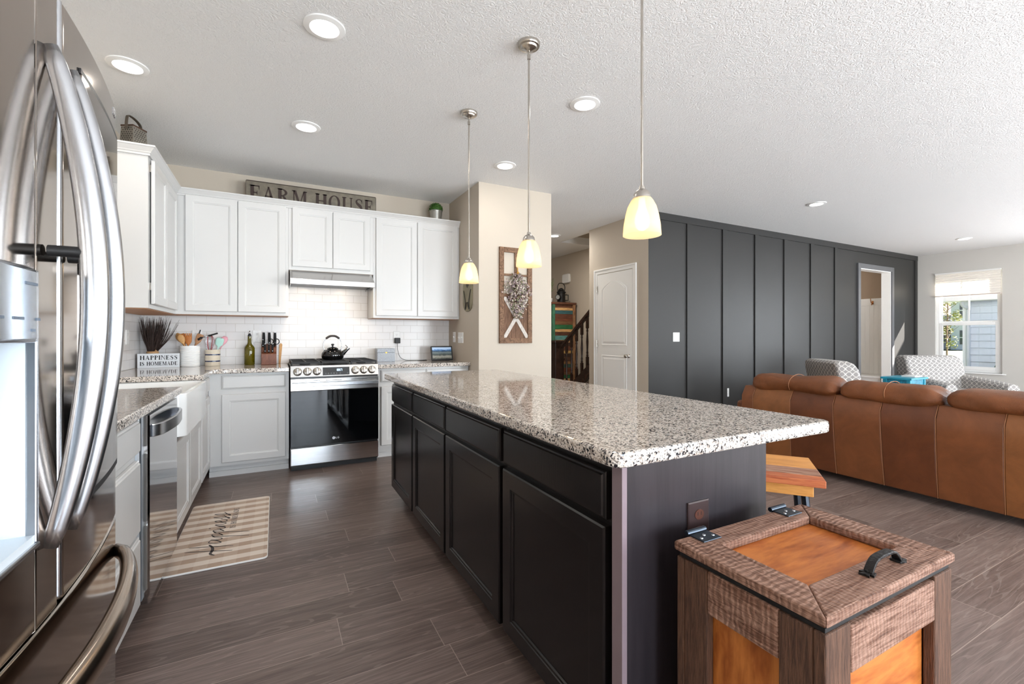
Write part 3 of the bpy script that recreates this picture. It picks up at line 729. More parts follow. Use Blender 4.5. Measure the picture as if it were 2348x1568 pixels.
# ================================================================== RANGE
rg = thing('gas_range', 'stainless slide-in gas range with black glass oven door', 'range', (.49, 4.75, 0))
part('range_body', BX(.119, .865, 4.42, 5.085, .035, .905), BLACK, rg)
for x in (.16, .82):
    for y in (4.5, 5.0):
        bm = bmesh.new(); lathe(bm, [(0,0),(.018,0),(.018,.034),(0,.034)], (x,y,0), 10); part('foot', bm, BLACKM, rg)
bm = bmesh.new(); prism(bm, [(4.392,.826),(4.419,.826),(4.419,.925),(4.410,.925)], Fr((0,0,0),(0,1,0),(0,0,1),(1,0,0)), .117, .867)
part('control_panel', bm, STEEL, rg, bevel=.002)
FP = Fr((0,4.392,.826), (1,0,0), Vector((0,.018,.099)).normalized(), Vector((0,-.099,.018)).normalized())
bm = bmesh.new(); fbox(bm, FP, .379, .607, .009, .081, .0002, .0035); disp = part('display_panel', bm, BLACKG, rg)
LCD = emit('blue_clock_digits', rgb(190,225,255), 1.6)
SEG7 = {'0':'abcdef','1':'bc','5':'acdfg','7':'abc'}
bm = bmesh.new(); ux = .500
def seg7(bm, F, ch, u, v, w, h, t, ww):
    S = {'a':(0,h-t,w,h),'g':(0,h/2-t/2,w,h/2+t/2),'d':(0,0,w,t),'f':(0,h/2,t,h),'e':(0,0,t,h/2),'b':(w-t,h/2,w,h),'c':(w-t,0,w,h/2)}
    for s in SEG7[ch]:
        a = S[s]; fbox(bm, F, u+a[0], u+a[2], v+a[1], v+a[3], ww, ww+.0006)
for ch, u in (('1',.491),('0',.504),('5',.519),('7',.533)): seg7(bm, FP, ch, u, .046, .010, .019, .0028, .0036)
for dv in (.051,.059): fbox(bm, FP, .5165, .5185, dv, dv+.002, .0036, .0042)
part('clock_digits', bm, LCD, disp)
PRN = M('grey_panel_print', rgb(120,122,126), .5)
for k, u in enumerate((.398,.421,.444,.467,.49,.52,.585)):
    bm = bmesh.new()
    for q in range(3): fbox(bm, FP, u, u+.012-.003*(q % 2), .020+.0045*q, .0215+.0045*q, .0036, .004)
    part('touch_icon', bm, PRN, disp)
for u in (.174,.253,.331,.658,.735,.808):
    bm = bmesh.new(); c = FP(u, .048, 0)
    Fk = Fr(c, FP.u, FP.v, FP.w)
    pr = [(0,.0005),(.034,.0005),(.036,.004),(.034,.012),(.030,.022),(.027,.024),(0,.024)]
    prev = None
    for r, w in pr:
        ring = [bm.verts.new(Fk(r*math.cos(2*PI*k/24), r*math.sin(2*PI*k/24), w)) for k in range(24)] if r else [bm.verts.new(Fk(0,0,w))]
        if prev:
            if len(prev) == 1:
                for k in range(24): bm.faces.new((prev[0], ring[k], ring[(k+1)%24]))
            elif len(ring) == 1:
                for k in range(24): bm.faces.new((prev[k], prev[(k+1)%24], ring[0]))
            else:
                for k in range(24): bm.faces.new((prev[k], prev[(k+1)%24], ring[(k+1)%24], ring[k]))
        prev = ring
    kn = part('burner_knob', bm, NICKEL, rg, smooth='auto')
    bm = bmesh.new(); rings(bm, Fk, -.009, .009, -.027, .027, [(0,.022),(0,.034),(.003,.038)]); part('knob_grip', bm, STEEL, kn)
bm = bmesh.new(); prism(bm, [(4.386,.705),(4.418,.705),(4.418,.812),(4.386,.812)], Fr((0,0,0),(0,1,0),(0,0,1),(1,0,0)), .118, .866)
od = part('oven_door', bm, STEEL, rg, bevel=.003)
part('oven_glass', BX(.119, .865, 4.387, 4.418, .218, .704), BLACKG, rg, bevel=.002)
bm = bmesh.new(); ribbon(bm, [(.130,4.345,.762),(.855,4.345,.762)], (0,0,1), .017, .011); part('oven_handle', bm, HANDLE, rg, smooth='auto')
for x in (.150, .830): part('handle_post', BX(x, x+.018, 4.355, 4.3855, .752, .772), HANDLE, rg)
for x in (.22, .40, .62): part('vent_slot', BX(x, x+.14, 4.3845, 4.3858, .790, .794), DARKGAP, rg)
part('warming_drawer', BX(.117, .867, 4.386, 4.4185, .052, .205), STEELM, rg, bevel=.006)
part('toe_panel', BX(.125, .86, 4.44, 4.46, .0, .034), BLACKM, rg)
# cooktop and grates
part('cooktop', BX(.119, .865, 4.4115, 5.085, .9055, .927), BLACK, rg, bevel=.003)
for gx in (.125, .374, .622):
    bm = bmesh.new(); w = .236; zt = .958
    for a in ((gx,gx+w,4.44,4.452),(gx,gx+w,5.05,5.062)): box(bm, *a, zt-.016, zt)
    for a in ((gx,gx+.012),(gx+w-.012,gx+w)): box(bm, *a, 4.452, 5.05, zt-.016, zt)
    box(bm, gx+w/2-.006, gx+w/2+.006, 4.452, 5.05, zt-.012, zt-.001)
    for yy in (4.60, 4.75, 4.90): box(bm, gx+.012, gx+w-.012, yy-.005, yy+.005, zt-.012, zt-.001)
    for yy in (4.446, 5.056):
        for xx in (gx+.006, gx+w-.006): box(bm, xx-.005, xx+.005, yy-.005, yy+.005, .9271, zt-.016)
    part('grate', bm, IRON, rg)
for x, y in ((.243,4.6),(.243,4.9),(.492,4.75),(.74,4.6),(.74,4.9)):
    bm = bmesh.new(); lathe(bm, [(0,.9275),(.045,.9275),(.045,.936),(.03,.938),(.03,.943),(0,.943)], (x,y,0), 20); part('burner', bm, IRON, rg, smooth='auto')

# round emblem and letters L G on the oven glass
bm = bmesh.new(); FL = FY(4.3869)
def disc(bm, F, cx, cy, r, w0, w1, n=24): prism(bm, [(cx+r*math.cos(2*PI*k/n), cy+r*math.sin(2*PI*k/n)) for k in range(n)], F, w0, w1)
disc(bm, FL, .470, .268, .0125, 0, .0012)
prism(bm, [(.487,.277),(.490,.277),(.490,.263),(.497,.263),(.497,.260),(.487,.260)], FL, 0, .0012)
gp = [(.5095+.0085*math.cos(math.radians(a)), .2685+.0085*math.sin(math.radians(a))) for a in range(45, 330, 19)]
for (a, b_) in zip(gp, gp[1:]):
    c = (.5095,.2685); q = .64
    prism(bm, [a, b_, (c[0]+(b_[0]-c[0])*q, c[1]+(b_[1]-c[1])*q), (c[0]+(a[0]-c[0])*q, c[1]+(a[1]-c[1])*q)], FL, 0, .0012)
prism(bm, [(.510,.269),(.518,.269),(.518,.266),(.510,.266)], FL, 0, .0012)
lg = part('logo', bm, M('silver_logo', rgb(205,205,208), .3, .6), rg)
bm = bmesh.new(); disc(bm, FL, .4665, .272, .0016, .0013, .0018, 10); prism(bm, [(.469,.273),(.4705,.273),(.4705,.264),(.4745,.264),(.4745,.2625),(.469,.2625)], FL, .0013, .0018)
part('logo_face', bm, BLACKG, lg)

# ================================================================== REFRIGERATOR
fr = thing('refrigerator', 'tall dark stainless french-door refrigerator with bowed handles at the left edge', 'refrigerator', (-.7, 1.04, 0))
part('fridge_body', BX(-1.05, -.43, .60, 1.488, .03, 1.77), M('fridge_side_grey', rgb(120,118,116), .5, .2), fr)
part('base_grille', BX(-.95, -.44, .62, 1.47, 0, .029), BLACKM, fr)
def fcurve(y):      # front plane bulges towards the middle of the fridge
    t = (y-1.037)/.455; return -.325-.035*t*t
def fdoor(y0, y1, z0, z1, mat, name, n=14, e=.006, xin=-.425):
    ys = [y0+(y1-y0)*k/n for k in range(n+1)]
    out = [(xin, y1), (xin, y0)]
    pl = [(xin,y0),(fcurve(y0)-e,y0)]+[(fcurve(min(max(y,y0+e),y1-e)),min(max(y,y0+e),y1-e)) for y in ys]+[(fcurve(y1)-e,y1),(xin,y1)]
    bm = bmesh.new(); prism(bm, pl, F0, z0, z1)
    return part(name, bm, mat, fr, smooth='auto', bevel=.004)
fdoor(1.047, 1.492, .737, 1.765, STEELD, 'right_door')
# left door is built round its dispenser alcove
AY0, AY1, AZ0, AZ1 = .70, .955, .875, 1.29
fdoor(.592, AY0, .737, 1.765, STEELD, 'left_door', e=.003); fdoor(AY1, 1.033, .737, 1.765, STEELD, 'left_door_edge', e=.003)
fdoor(AY0, AY1, AZ1, 1.765, STEELD, 'left_door_top', e=0); fdoor(AY0, AY1, .737, AZ0, STEELD, 'left_door_bottom', e=0)
ALC = M('dispenser_alcove', rgb(214,222,228), .3)
bm = bmesh.new(); box(bm, -.424, -.415, AY0, AY1, AZ0, AZ1); box(bm, -.415, -.335, AY1-.006, AY1-.0005, AZ0, AZ1); box(bm, -.415, -.335, AY0+.0005, AY0+.006, AZ0, AZ1); box(bm, -.415, -.325, AY0+.006, AY1-.006, AZ0, AZ0+.012)
part('dispenser_alcove', bm, ALC, fr)
bm = bmesh.new()
for y in (AY0, AY1-.004): box(bm, -.335, -.322, y-.003, y+.005, AZ0, AZ1)
box(bm, -.335, -.320, AY0, AY1, AZ0-.008, AZ0); part('dispenser_rim', bm, HANDLE, fr, bevel=.002)
bm = bmesh.new(); pl = [(-.414,.715),(-.322,.715),(-.312,.735),(-.306,.80),(-.306,.90),(-.310,.918),(-.322,.934),(-.414,.934)]
prism(bm, pl, F0, 1.180, 1.288); dp = part('dispenser_panel', bm, M('brushed_dispenser_panel', rgb(188,194,200), .22, 1.0, vary=(60,.08,(.3,.3,40))), fr, smooth='auto', bevel=.006)
PPG = M('panel_print_grey', rgb(92,104,118), .5)
for k, (y, z, w) in enumerate(((.885,1.262,.035),(.855,1.212,.014),(.905,1.212,.010),(.84,1.212,.014),(.80,1.212,.02),(.89,1.196,.01))):
    part('panel_print', BX(-.3062, -.3052, y-w/2, y+w/2, z, z+.004), PPG, dp)
bm = bmesh.new(); lathe(bm, [(0,1.09),(.03,1.09),(.034,1.10),(.034,1.14),(.045,1.18),(0,1.18)], (-.37,.83,0), 20); part('dispenser_spout', bm, M('grey_dispenser_spout', rgb(176,186,194), .3), fr, smooth='auto')
part('dispenser_paddle', BX(-.412, -.395, .80, .86, .96, 1.09), ALC, fr, bevel=.004)
# bright steel post in the gap between the doors
part('center_mullion', BX(-.36, -.3225, 1.0338, 1.0462, .745, 1.763), HANDLE, fr, bevel=.005, seg=3)
# door-in-door panel
def skin(y0, y1, z0, z1, mat, name, d0, d1, n=10):
    bm = bmesh.new(); ys = [y0+(y1-y0)*k/n for k in range(n+1)]
    pl = [(fcurve(y)+d1, y) for y in ys]+[(fcurve(y)+d0, y) for y in ys[::-1]]
    prism(bm, pl, F0, z0, z1); return part(name, bm, mat, fr, smooth='auto')
skin(1.135, 1.484, .882, 1.683, M('darker_mirror_steel', rgb(146,138,132), .06, 1.0), 'door_in_door_panel', .0003, .0035)  # same steel as the doors, a darker reflection put into its colour
skin(1.13, 1.487, 1.684, 1.693, M('panel_groove_black', rgb(22,22,24), .4), 'panel_groove', .0003, .0030); skin(1.13, 1.487, .868, .881, BLACKM, 'panel_groove', .0003, .0030)
bm = bmesh.new(); box(bm, -.345, -.339, 1.405, 1.43, 1.33, 1.385); part('panel_latch', bm, HANDLE, fr, bevel=.003)
bm = bmesh.new(); box(bm, -.3545, -.3505, 1.435, 1.448, 1.735, 1.750)
prism(bm, [(1.452,1.746),(1.455,1.746),(1.455,1.738),(1.459,1.738),(1.459,1.735),(1.452,1.735)], FX(-.3560), 0, .0035)
prism(bm, [(1.462,1.735),(1.470,1.735),(1.470,1.741),(1.466,1.741),(1.466,1.738),(1.464,1.743),(1.470,1.744),(1.470,1.747),(1.462,1.746)], FX(-.3575), 0, .0035)
part('brand_mark', bm, HANDLE, fr)
fdoor(.592, 1.492, .075, .731, STEELD, 'freezer_drawer', 24)
part('hinge_cover', BX(-.56, -.362, 1.13, 1.30, 1.772, 1.79), M('grey_hinge_cover', rgb(190,190,190), .4), fr, bevel=.004)
# bowed handles
def bow(y, z0, z1, out, name):
    bm = bmesh.new(); n = 28; pts = []
    for k in range(n+1):
        t = k/n; z = z0+(z1-z0)*t; s = math.sin(PI*t)**.82
        pts.append((fcurve(y)+.004+out*s, y, z))
    tube(bm, pts, [.017*(.62+.38*math.sin(PI*k/n)**.6) for k in range(n+1)], 20, flat=(.72, 1.12))
    return part(name, bm, HANDLE, fr, smooth=True)
bow(.988, .852, 1.655, .056, 'door_handle'); bow(1.068, .852, 1.655, .058, 'door_handle')
part('handle_post', None or (lambda b: (tube(b, [(-.322,.988,1.327),(-.278,.988,1.327)], .009, 14), b)[1])(bmesh.new()), BLACKM, fr, smooth='auto')
part('handle_post', (lambda b: (tube(b, [(-.322,1.068,1.327),(-.276,1.068,1.327)], .009, 14), b)[1])(bmesh.new()), BLACKM, fr, smooth='auto')
bm = bmesh.new(); pts = []; n = 28
for k in range(n+1):
    t = k/n; y = .64+(1.462-.64)*t; s = math.sin(PI*t)**.55; pts.append((fcurve(y)+.004+.056*s, y, .655))
tube(bm, pts, [.026*(.55+.45*math.sin(PI*k/n)**.6) for k in range(n+1)], 20, flat=(.72, 1.15))
part('freezer_handle', bm, M('bronze_tinted_steel_handle', rgb(176,160,146), .2, 1.0), fr, smooth=True)

# ================================================================== ISLAND
GI = [(.895,1.516),(1.516,2.148),(2.148,2.752),(2.752,3.33)]
DI = [(.920,1.505),(1.535,2.140),(2.160,2.741),(2.765,3.310)]
names = ['nearest the wooden bin','second from the wooden bin','second from the range','nearest the range']
for (a, b_), (c, d), nm in zip(GI, DI, names):
    t = thing('island_cabinet', 'dark espresso island cabinet with drawer over door, '+nm, 'cabinet', (1.03, (a+b_)/2, 0), group='espresso island cabinets')
    bm = bmesh.new(); box(bm, .766, 1.30, a+.0006, b_-.0006, .10, .8755); box(bm, .84, 1.30, a+.0006, b_-.0006, 0, .10); part('cabinet_body', bm, ESP, t)
    part('drawer', drawer_bm(FNX(.765), -d, -c, .717, .842), ESP, t)
    part('door', door_bm(FNX(.765), -d, -c, .105, .700, fw=.06), ESP, t)
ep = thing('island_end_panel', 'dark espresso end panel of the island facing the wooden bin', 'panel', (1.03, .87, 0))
part('panel_sheet', BX(.7665, 1.309, .856, .8755, 0, .8755), ESPE, ep)
part('corner_stile', BX(.734+.016, .766, .8565, .8935, 0, .8755), M('grazing_lit_espresso_edge', rgb(132,116,122), .35), ep)  # lighter colour imitates grazing light along the stile edge
part('end_filler', BX(.767, 1.309, .876, .894, 0, .8755), ESP, ep)
bk = single('island_back_panel', BX(1.3005, 1.312, .8945, 3.33, 0, .8755), ESP, 'dark panel closing the seating side of the island', 'panel')
po = rr2(.705, 1.615, .826, 3.385, .035, 6)
slab('island_countertop', po, 'large speckled granite countertop on the dark kitchen island', .876, .914, .008)
ot = thing('electrical_outlet', 'brown electrical outlet on the dark end panel of the island', 'outlet', (1.012, .855, .69))
FO = FY(.8555)
bm = bmesh.new(); rings(bm, FO, .972, 1.052, .63, .745, [(0,0),(0,.004),(.003,.006)]); part('cover_plate', bm, M('brown_outlet_plate', rgb(58,44,44), .3), ot)
bm = bmesh.new()
for z in (.665, .71): prism(bm, [(1.012+.017*math.cos(2*PI*k/16), z+.014*math.sin(2*PI*k/16)) for k in range(16)], FO, .0061, .0075)
part('sockets', bm, M('brown_socket', rgb(84,50,40), .3), ot)
bm = bmesh.new()
for z in (.665, .71):
    for dx in (-.006, .006): fbox(bm, FO, 1.012+dx-.001, 1.012+dx+.001, z-.002, z+.007, .0076, .0079)
part('slots', bm, DARKGAP, ot)

# ================================================================== LETTERING
def glyph(ch):
    """(width, list of polygons) of a high-contrast serif capital of height 1"""
    T, t, s, o = .205, .07, .05, .055
    R = lambda a, b, c, d: [(a,b),(c,b),(c,d),(a,d)]
    def stem(x, w=T, top=True, bot=True):
        P = [R(x,0,x+w,1)]
        if bot: P.append([(x-o,0),(x+w+o,0),(x+w+o,s*.7),(x+w,s*1.6),(x,s*1.6),(x-o,s*.7)])
        if top: P.append([(x-o,1-s*.7),(x,1-s*1.6),(x+w,1-s*1.6),(x+w+o,1-s*.7),(x+w+o,1),(x-o,1)])
        return P
    def ringp(cx, cy, rx, ry, ix, iy, a0, a1, n=20):
        out = []
        for k in range(n):
            A, B = math.radians(a0+(a1-a0)*k/n), math.radians(a0+(a1-a0)*(k+1)/n)
            out.append([(cx+rx*math.cos(A),cy+ry*math.sin(A)),(cx+rx*math.cos(B),cy+ry*math.sin(B)),(cx+ix*math.cos(B),cy+iy*math.sin(B)),(cx+ix*math.cos(A),cy+iy*math.sin(A))])
        return out
    if ch == ' ': return .38, []
    if ch == 'I': return .30, stem(.065)
    if ch == 'H': return .84, stem(.065)+stem(.60)+[R(.235,.48,.60,.48+t)]
    if ch in 'EF':
        P = stem(.065) + [R(.23,1-t,.60,1), [(.54,1-t),(.60,1),(.60,.70),(.585,.70)], R(.23,.48,.46,.48+t), [(.43,.48),(.46,.36),(.475,.36),(.475,.66),(.46,.66),(.43,.48+t)]]
        if ch == 'E': P += [R(.23,0,.62,t), [(.55,t),(.62,0),(.65,.32),(.635,.32)]]; return .68, P
        return .62, P
    if ch == 'N': return .86, [R(.10,0,.10+t,1), R(.02,0,.24,s), R(.02,1-s,.2,1), [(.08,1),(.27,1),(.775,0),(.72,0)], R(.72,0,.72+t,1), R(.64,1-s,.86,1)]
    if ch == 'M': return 1.02, [R(.10,0,.10+t,1), R(.02,0,.24,s), R(.02,1-s,.22,1), [(.09,1),(.28,1),(.53,.16),(.47,0)], [(.47,0),(.53,.0),(.83,1),(.76,1)], R(.76,0,.93,1), R(.70,0,.99,s), R(.84,1-s,.99,1)]
    if ch == 'A': return .84, [[(.10,0),(.16,0),(.43,.92),(.40,1)], [(.36,1),(.46,1),(.78,0),(.59,0)], R(.22,.32,.60,.32+t), R(.02,0,.26,s), R(.53,0,.86,s)]
    if ch == 'O': return .88, ringp(.44,.5,.42,.515,.25,.465,0,360,36)
    if ch == 'D': return .86, stem(.065)+ringp(.235,.5,.58,.5,.40,.445,-90,90,22)
    if ch == 'P': return .66, stem(.065)+ringp(.235,.74,.40,.26,.24,.21,-90,90,18)
    if ch == 'R': return .80, stem(.065)+ringp(.235,.75,.40,.25,.24,.20,-90,90,18)+[[(.30,.52),(.46,.50),(.78,0),(.58,0)], R(.56,0,.84,s)]
    if ch == 'U': return .84, [R(.08,.32,.25,1), R(.01,1-s,.33,1), R(.66,.32,.66+t,1), R(.57,1-s,.80,1)]+ringp(.397,.33,.318,.345,.150,.27,180,270,12)+ringp(.397,.33,.318,.345,.263,.27,270,360,12)
    if ch == 'S':
        c = crom([(.56,.80,0),(.46,.935,0),(.30,.955,0),(.16,.86,0),(.16,.70,0),(.30,.57,0),(.46,.44,0),(.52,.26,0),(.44,.09,0),(.28,.035,0),(.14,.09,0),(.07,.24,0)],5)
        n = len(c); P = []
        w = [.028+.075*math.exp(-((k/(n-1)-.5)/.2)**2) for k in range(n)]
        L = []
        for k in range(n):
            d = (c[min(k+1,n-1)]-c[max(k-1,0)]).normalized(); q = Vector((-d.y,d.x,0)); L.append((c[k]+q*w[k], c[k]-q*w[k]))
        for (a, b_), (d, e) in zip(L, L[1:]): P.append([a[:2],d[:2],e[:2],b_[:2]])
        P += [[(.545,.70),(.575,.70),(.58,.97),(.55,.97)], [(.05,.04),(.08,.04),(.085,.32),(.055,.32)]]
        return .64, P
    return .5, []
def write(bm, F, text, u, v, h, w0, w1, gap=.06, width=None):
    tot = sum(glyph(c)[0]+gap for c in text)-gap
    kx = h if width is None else width/tot
    x = u
    for c in text:
        w, P = glyph(c)
        for p in P: prism(bm, [(x+a*kx, v+b_*h) for a, b_ in p], F, w0, w1)
        x += (w+gap)*kx
    return x

# ================================================================== THINGS ON THE CABINET TOPS
GALV = M('aged_galvanized_metal', rgb(140,134,124), .42, .55, vary=(9,.35,(1,1,1)))
RUST = M('dark_rust_letters', rgb(52,34,26), .6)
fs = thing('farm_house_sign', 'long weathered metal sign reading FARM HOUSE above the cabinets', 'sign', (.35, 4.95, 2.43))
bm = bmesh.new(); prism(bm, rr2(-.247,.951,2.4305,2.664,.015,4), FY(4.945), -.008, 0); part('sign_plate', bm, M('weathered_grey_tin', rgb(116,108,94), .55, .3, vary=(14,.25,(1,1,1))), fs)
bm = bmesh.new()
for a in ((-.247,.951,2.656,2.664),(-.247,-.241,2.44,2.655),(.945,.951,2.44,2.655)): fbox(bm, FY(4.945), a[0]+.004, a[1]-.004, a[2], a[3]-.002, .0002, .003)
part('sign_rim', bm, RUST, fs)
bm = bmesh.new(); xe = write(bm, FY(4.945), 'FARM', -.215, 2.478, .142, .0003, .005, gap=.12, width=.50); part('lettering', bm, RUST, fs)
bm = bmesh.new(); write(bm, FY(4.945), 'HOUSE', .355, 2.478, .142, .0003, .005, gap=.12, width=.565); part('lettering', bm, RUST, fs)
gr = thing('box_grater', 'old tin box grater with handle on top of the left upper cabinet', 'grater', (-.885, 4.08, 2.4302), math.radians(-30))
ga, gb2, gh, gi = .055, .066, .228, .012          # half sizes, height, taper
bm = bmesh.new(); loft(bm, [[(-ga,-gb2,0),(ga,-gb2,0),(ga,gb2,0),(-ga,gb2,0)],[(-ga+gi,-gb2+gi,gh),(ga-gi,-gb2+gi,gh),(ga-gi,gb2-gi,gh),(-ga+gi,gb2-gi,gh)]])
part('grater_body', bm, GALV, gr)
bm = bmesh.new()
for r in range(13):
    z = .03+r*.0148; ins = gi*z/gh
    for c in range(5):
        xx = -.036+c*.0165+(.008 if r % 2 else 0); lathe(bm, [(0,.0005),(.0036,.0005),(.0036,.0016),(0,.0016)], (xx, -gb2+ins, z), 7, '-y')
    for c in range(6):
        yy = -.046+c*.0165+(.008 if r % 2 else 0); lathe(bm, [(0,.0005),(.0034,.0005),(.0034,.0016),(0,.0016)], (ga-ins, yy, z), 7, 'x')
part('holes', bm, M('dark_grater_holes', rgb(40,32,28), .7), gr)
bm = bmesh.new()
for z, e in ((.005,.002),(gh-.004,-gi+.003)):
    for q in ((-ga-e,ga+e,-gb2-e,-gb2-e+.004),(-ga-e,ga+e,gb2+e-.004,gb2+e)): box(bm, *q, z-.004, z+.006)
    for q in ((-ga-e,-ga-e+.004),(ga+e-.004,ga+e)): box(bm, *q, -gb2-e+.004, gb2+e-.004, z-.004, z+.006)
part('wire_rim', bm, M('rusty_tin_rim', rgb(84,62,48), .6, .3), gr)
bm = bmesh.new(); ribbon(bm, crom([(0,-.062,gh-.03),(0,-.060,gh+.02),(0,-.052,gh+.062),(0,-.035,gh+.070),(0,.0,gh+.066),(0,.035,gh+.052),(0,.054,gh+.03),(0,.058,gh-.02)],5), (1,0,0), .011, .002)
part('grater_handle', bm, M('dull_dark_tin', rgb(104,94,84), .5, .5, vary=(9,.3,(1,1,1))), gr)
bpz = thing('potted_boxwood', 'small round artificial boxwood in a ribbed tin pot above the cabinets', 'plant', (1.61, 4.94, 2.43))
bm = bmesh.new(); pr = [(0,2.431),(.050,2.431)]
for k in range(7): z = 2.445+k*.021; r = .052+.018*(z-2.43)/.16; pr += [(r+.003,z),(r,z+.0105)]
pr += [(.073,2.592),(.076,2.60),(.066,2.60),(.062,2.58),(0,2.58)]
lathe(bm, pr, (1.61,4.94,0), 26); part('tin_pot', bm, M('galvanized_pot', rgb(168,166,160), .35, .7), bpz, smooth=True)
LEAF = M('boxwood_leaf', rgb(62,104,30), .6, vary=(60,.4,(1,1,1)))
def leafball(bm, c, r, n, s, squash=1.0, zmin=-9):
    for _ in range(n):
        while True:
            d = Vector((random.gauss(0,1), random.gauss(0,1), random.gauss(0,1)))
            if d.length > .1: break
        d.normalize(); p = Vector(c)+Vector((d.x*r, d.y*r, d.z*r*squash))*random.uniform(.82,1.03)
        if p.z < zmin: continue
        x, y = basis(d+Vector((random.uniform(-.7,.7),)*3)); q = random.uniform(.7,1.2)*s
        v = [bm.verts.new(p+x*q), bm.verts.new(p+y*q*.55+d*q*.25), bm.verts.new(p-x*q), bm.verts.new(p-y*q*.55+d*q*.1)]
        bm.faces.new(v)
bm = bmesh.new(); lathe(bm, [(0,2.585),(.062,2.59),(.068,2.62),(.05,2.66),(.02,2.685),(0,2.688)], (1.61,4.94,0), 18); leafball(bm, (1.61,4.94,2.615), .078, 900, .008, .95, 2.588); part('foliage', bm, LEAF, bpz)

# ================================================================== RECESSED LIGHTS
LENS = emit('downlight_lens', (1,.97,.93,1), 9.0)
lab = [(.221,2.47,'round recessed ceiling light over the kitchen aisle, top centre-left'),(-.754,3.346,'round recessed ceiling light nearest the refrigerator top'),
 (.205,3.706,'round recessed ceiling light in front of the FARM HOUSE sign'),(1.864,3.708,'round recessed ceiling light in front of the pantry wall corner'),
 (1.846,2.477,'round recessed ceiling light between the middle and near pendants'),(3.848,5.948,'small recessed light on the hallway ceiling by the stairs'),
 (5.664,3.083,'round recessed ceiling light in front of the charcoal wall'),(9.792,3.095,'round recessed ceiling light nearest the living room window')]
base = None
for i, (x, y, lb) in enumerate(lab):
    if base is None:
        t = thing('recessed_light', lb, 'ceiling light', (0,0,0), group='recessed ceiling lights', local=True)
        bm = bmesh.new(); lathe(bm, [(.066,-.004),(.070,-.011),(.098,-.006),(.100,-.0005),(.066,-.0005)], (0,0,0), 40); lathe(bm, [(.066,-.0005),(.066,-.004)], (0,0,0), 40); part('trim_ring', bm, TRIM, t, smooth='auto')
        bm = bmesh.new(); lathe(bm, [(0,-.003),(.0655,-.003)], (0,0,0), 40); part('lens', bm, LENS, t)
        base = t
    else:
        t = copy_tree(base); tag(t, lb, 'ceiling light', 'recessed ceiling lights')
    t.location = (x, y, ZC)
    lamp('downlight', 'AREA', (x, y, ZC-.013), 16 if i == 5 else 2.0, (1,.94,.86), direction=(0,0,-1), shape='DISK', size=.12)

# ================================================================== PENDANTS
def frost():
    m, nt, N, L, b = node_mat('frosted_pendant_glass'); out = N['Material Output']
    d = N.new('ShaderNodeBsdfTranslucent'); d.inputs[0].default_value = (1,.89,.72,1)
    df = N.new('ShaderNodeBsdfDiffuse'); df.inputs[0].default_value = rgb(216,202,174)
    t = N.new('ShaderNodeBsdfTransparent'); t.inputs[0].default_value = (1,.96,.9,1)
    m1 = N.new('ShaderNodeMixShader'); m1.inputs[0].default_value = .55; L.new(df.outputs[0], m1.inputs[1]); L.new(d.outputs[0], m1.inputs[2])
    m2 = N.new('ShaderNodeMixShader'); m2.inputs[0].default_value = .34; L.new(m1.outputs[0], m2.inputs[1]); L.new(t.outputs[0], m2.inputs[2])
    L.new(m2.outputs[0], out.inputs[0]); return m
FROST = frost(); BULB = emit('warm_bulb', (1,.86,.62,1), 3.5)
plab = ['brushed nickel pendant nearest the camera, its ceiling plate out of frame','middle pendant of three over the island, in front of the wooden wall art','pendant farthest from the camera, over the range end of the island']
base = None
for i, y in enumerate((1.262, 2.104, 2.949)):
    if base is None:
        t = thing('pendant_light', plab[0], 'pendant light', (0,0,0), group='pendant lights over the island', local=True)
        bm = bmesh.new(); lathe(bm, [(.060,0),(.060,-.010),(.056,-.018),(.046,-.020),(.042,-.028),(.020,-.034),(.012,-.040),(0,-.040)], (0,0,-.0005), 32); part('canopy', bm, NICKEL, t, smooth='auto')
        bm = bmesh.new(); tube(bm, [(0,0,-.04),(0,0,-1.015)], .0052, 12); lathe(bm, [(.0052,-.06),(.009,-.062),(.009,-.085),(.0052,-.088)], (0,0,0), 14); part('stem', bm, NICKEL, t, smooth='auto')
        bm = bmesh.new(); lathe(bm, [(0,-1.008),(.010,-1.008),(.012,-1.020),(.022,-1.026),(.030,-1.036),(.033,-1.052),(.033,-1.056),(0,-1.056)], (0,0,0), 28); part('socket_cap', bm, NICKEL, t, smooth='auto')
        pr = [(.031,-1.050),(.040,-1.062),(.052,-1.085),(.060,-1.115),(.066,-1.15),(.069,-1.19)]
        bm = bmesh.new(); lathe(bm, pr+[(r-.003,z) for r, z in pr[::-1]], (0,0,0), 40); part('glass_shade', bm, FROST, t, smooth=True)
        bm = bmesh.new(); lathe(bm, [(0,-1.057),(.012,-1.058),(.013,-1.085),(.024,-1.115),(.027,-1.138),(.022,-1.160),(.010,-1.170),(0,-1.171)], (0,0,0), 20); part('bulb', bm, BULB, t, smooth=True)
        base = t
    else:
        t = copy_tree(base); tag(t, plab[i], 'pendant light', 'pendant lights over the island')
    t.location = (1.20, y, ZC)
    lamp('pendant_lamp', 'POINT', (1.20, y, ZC-1.183), .45, (1,.76,.46), shadow_soft_size=.03)

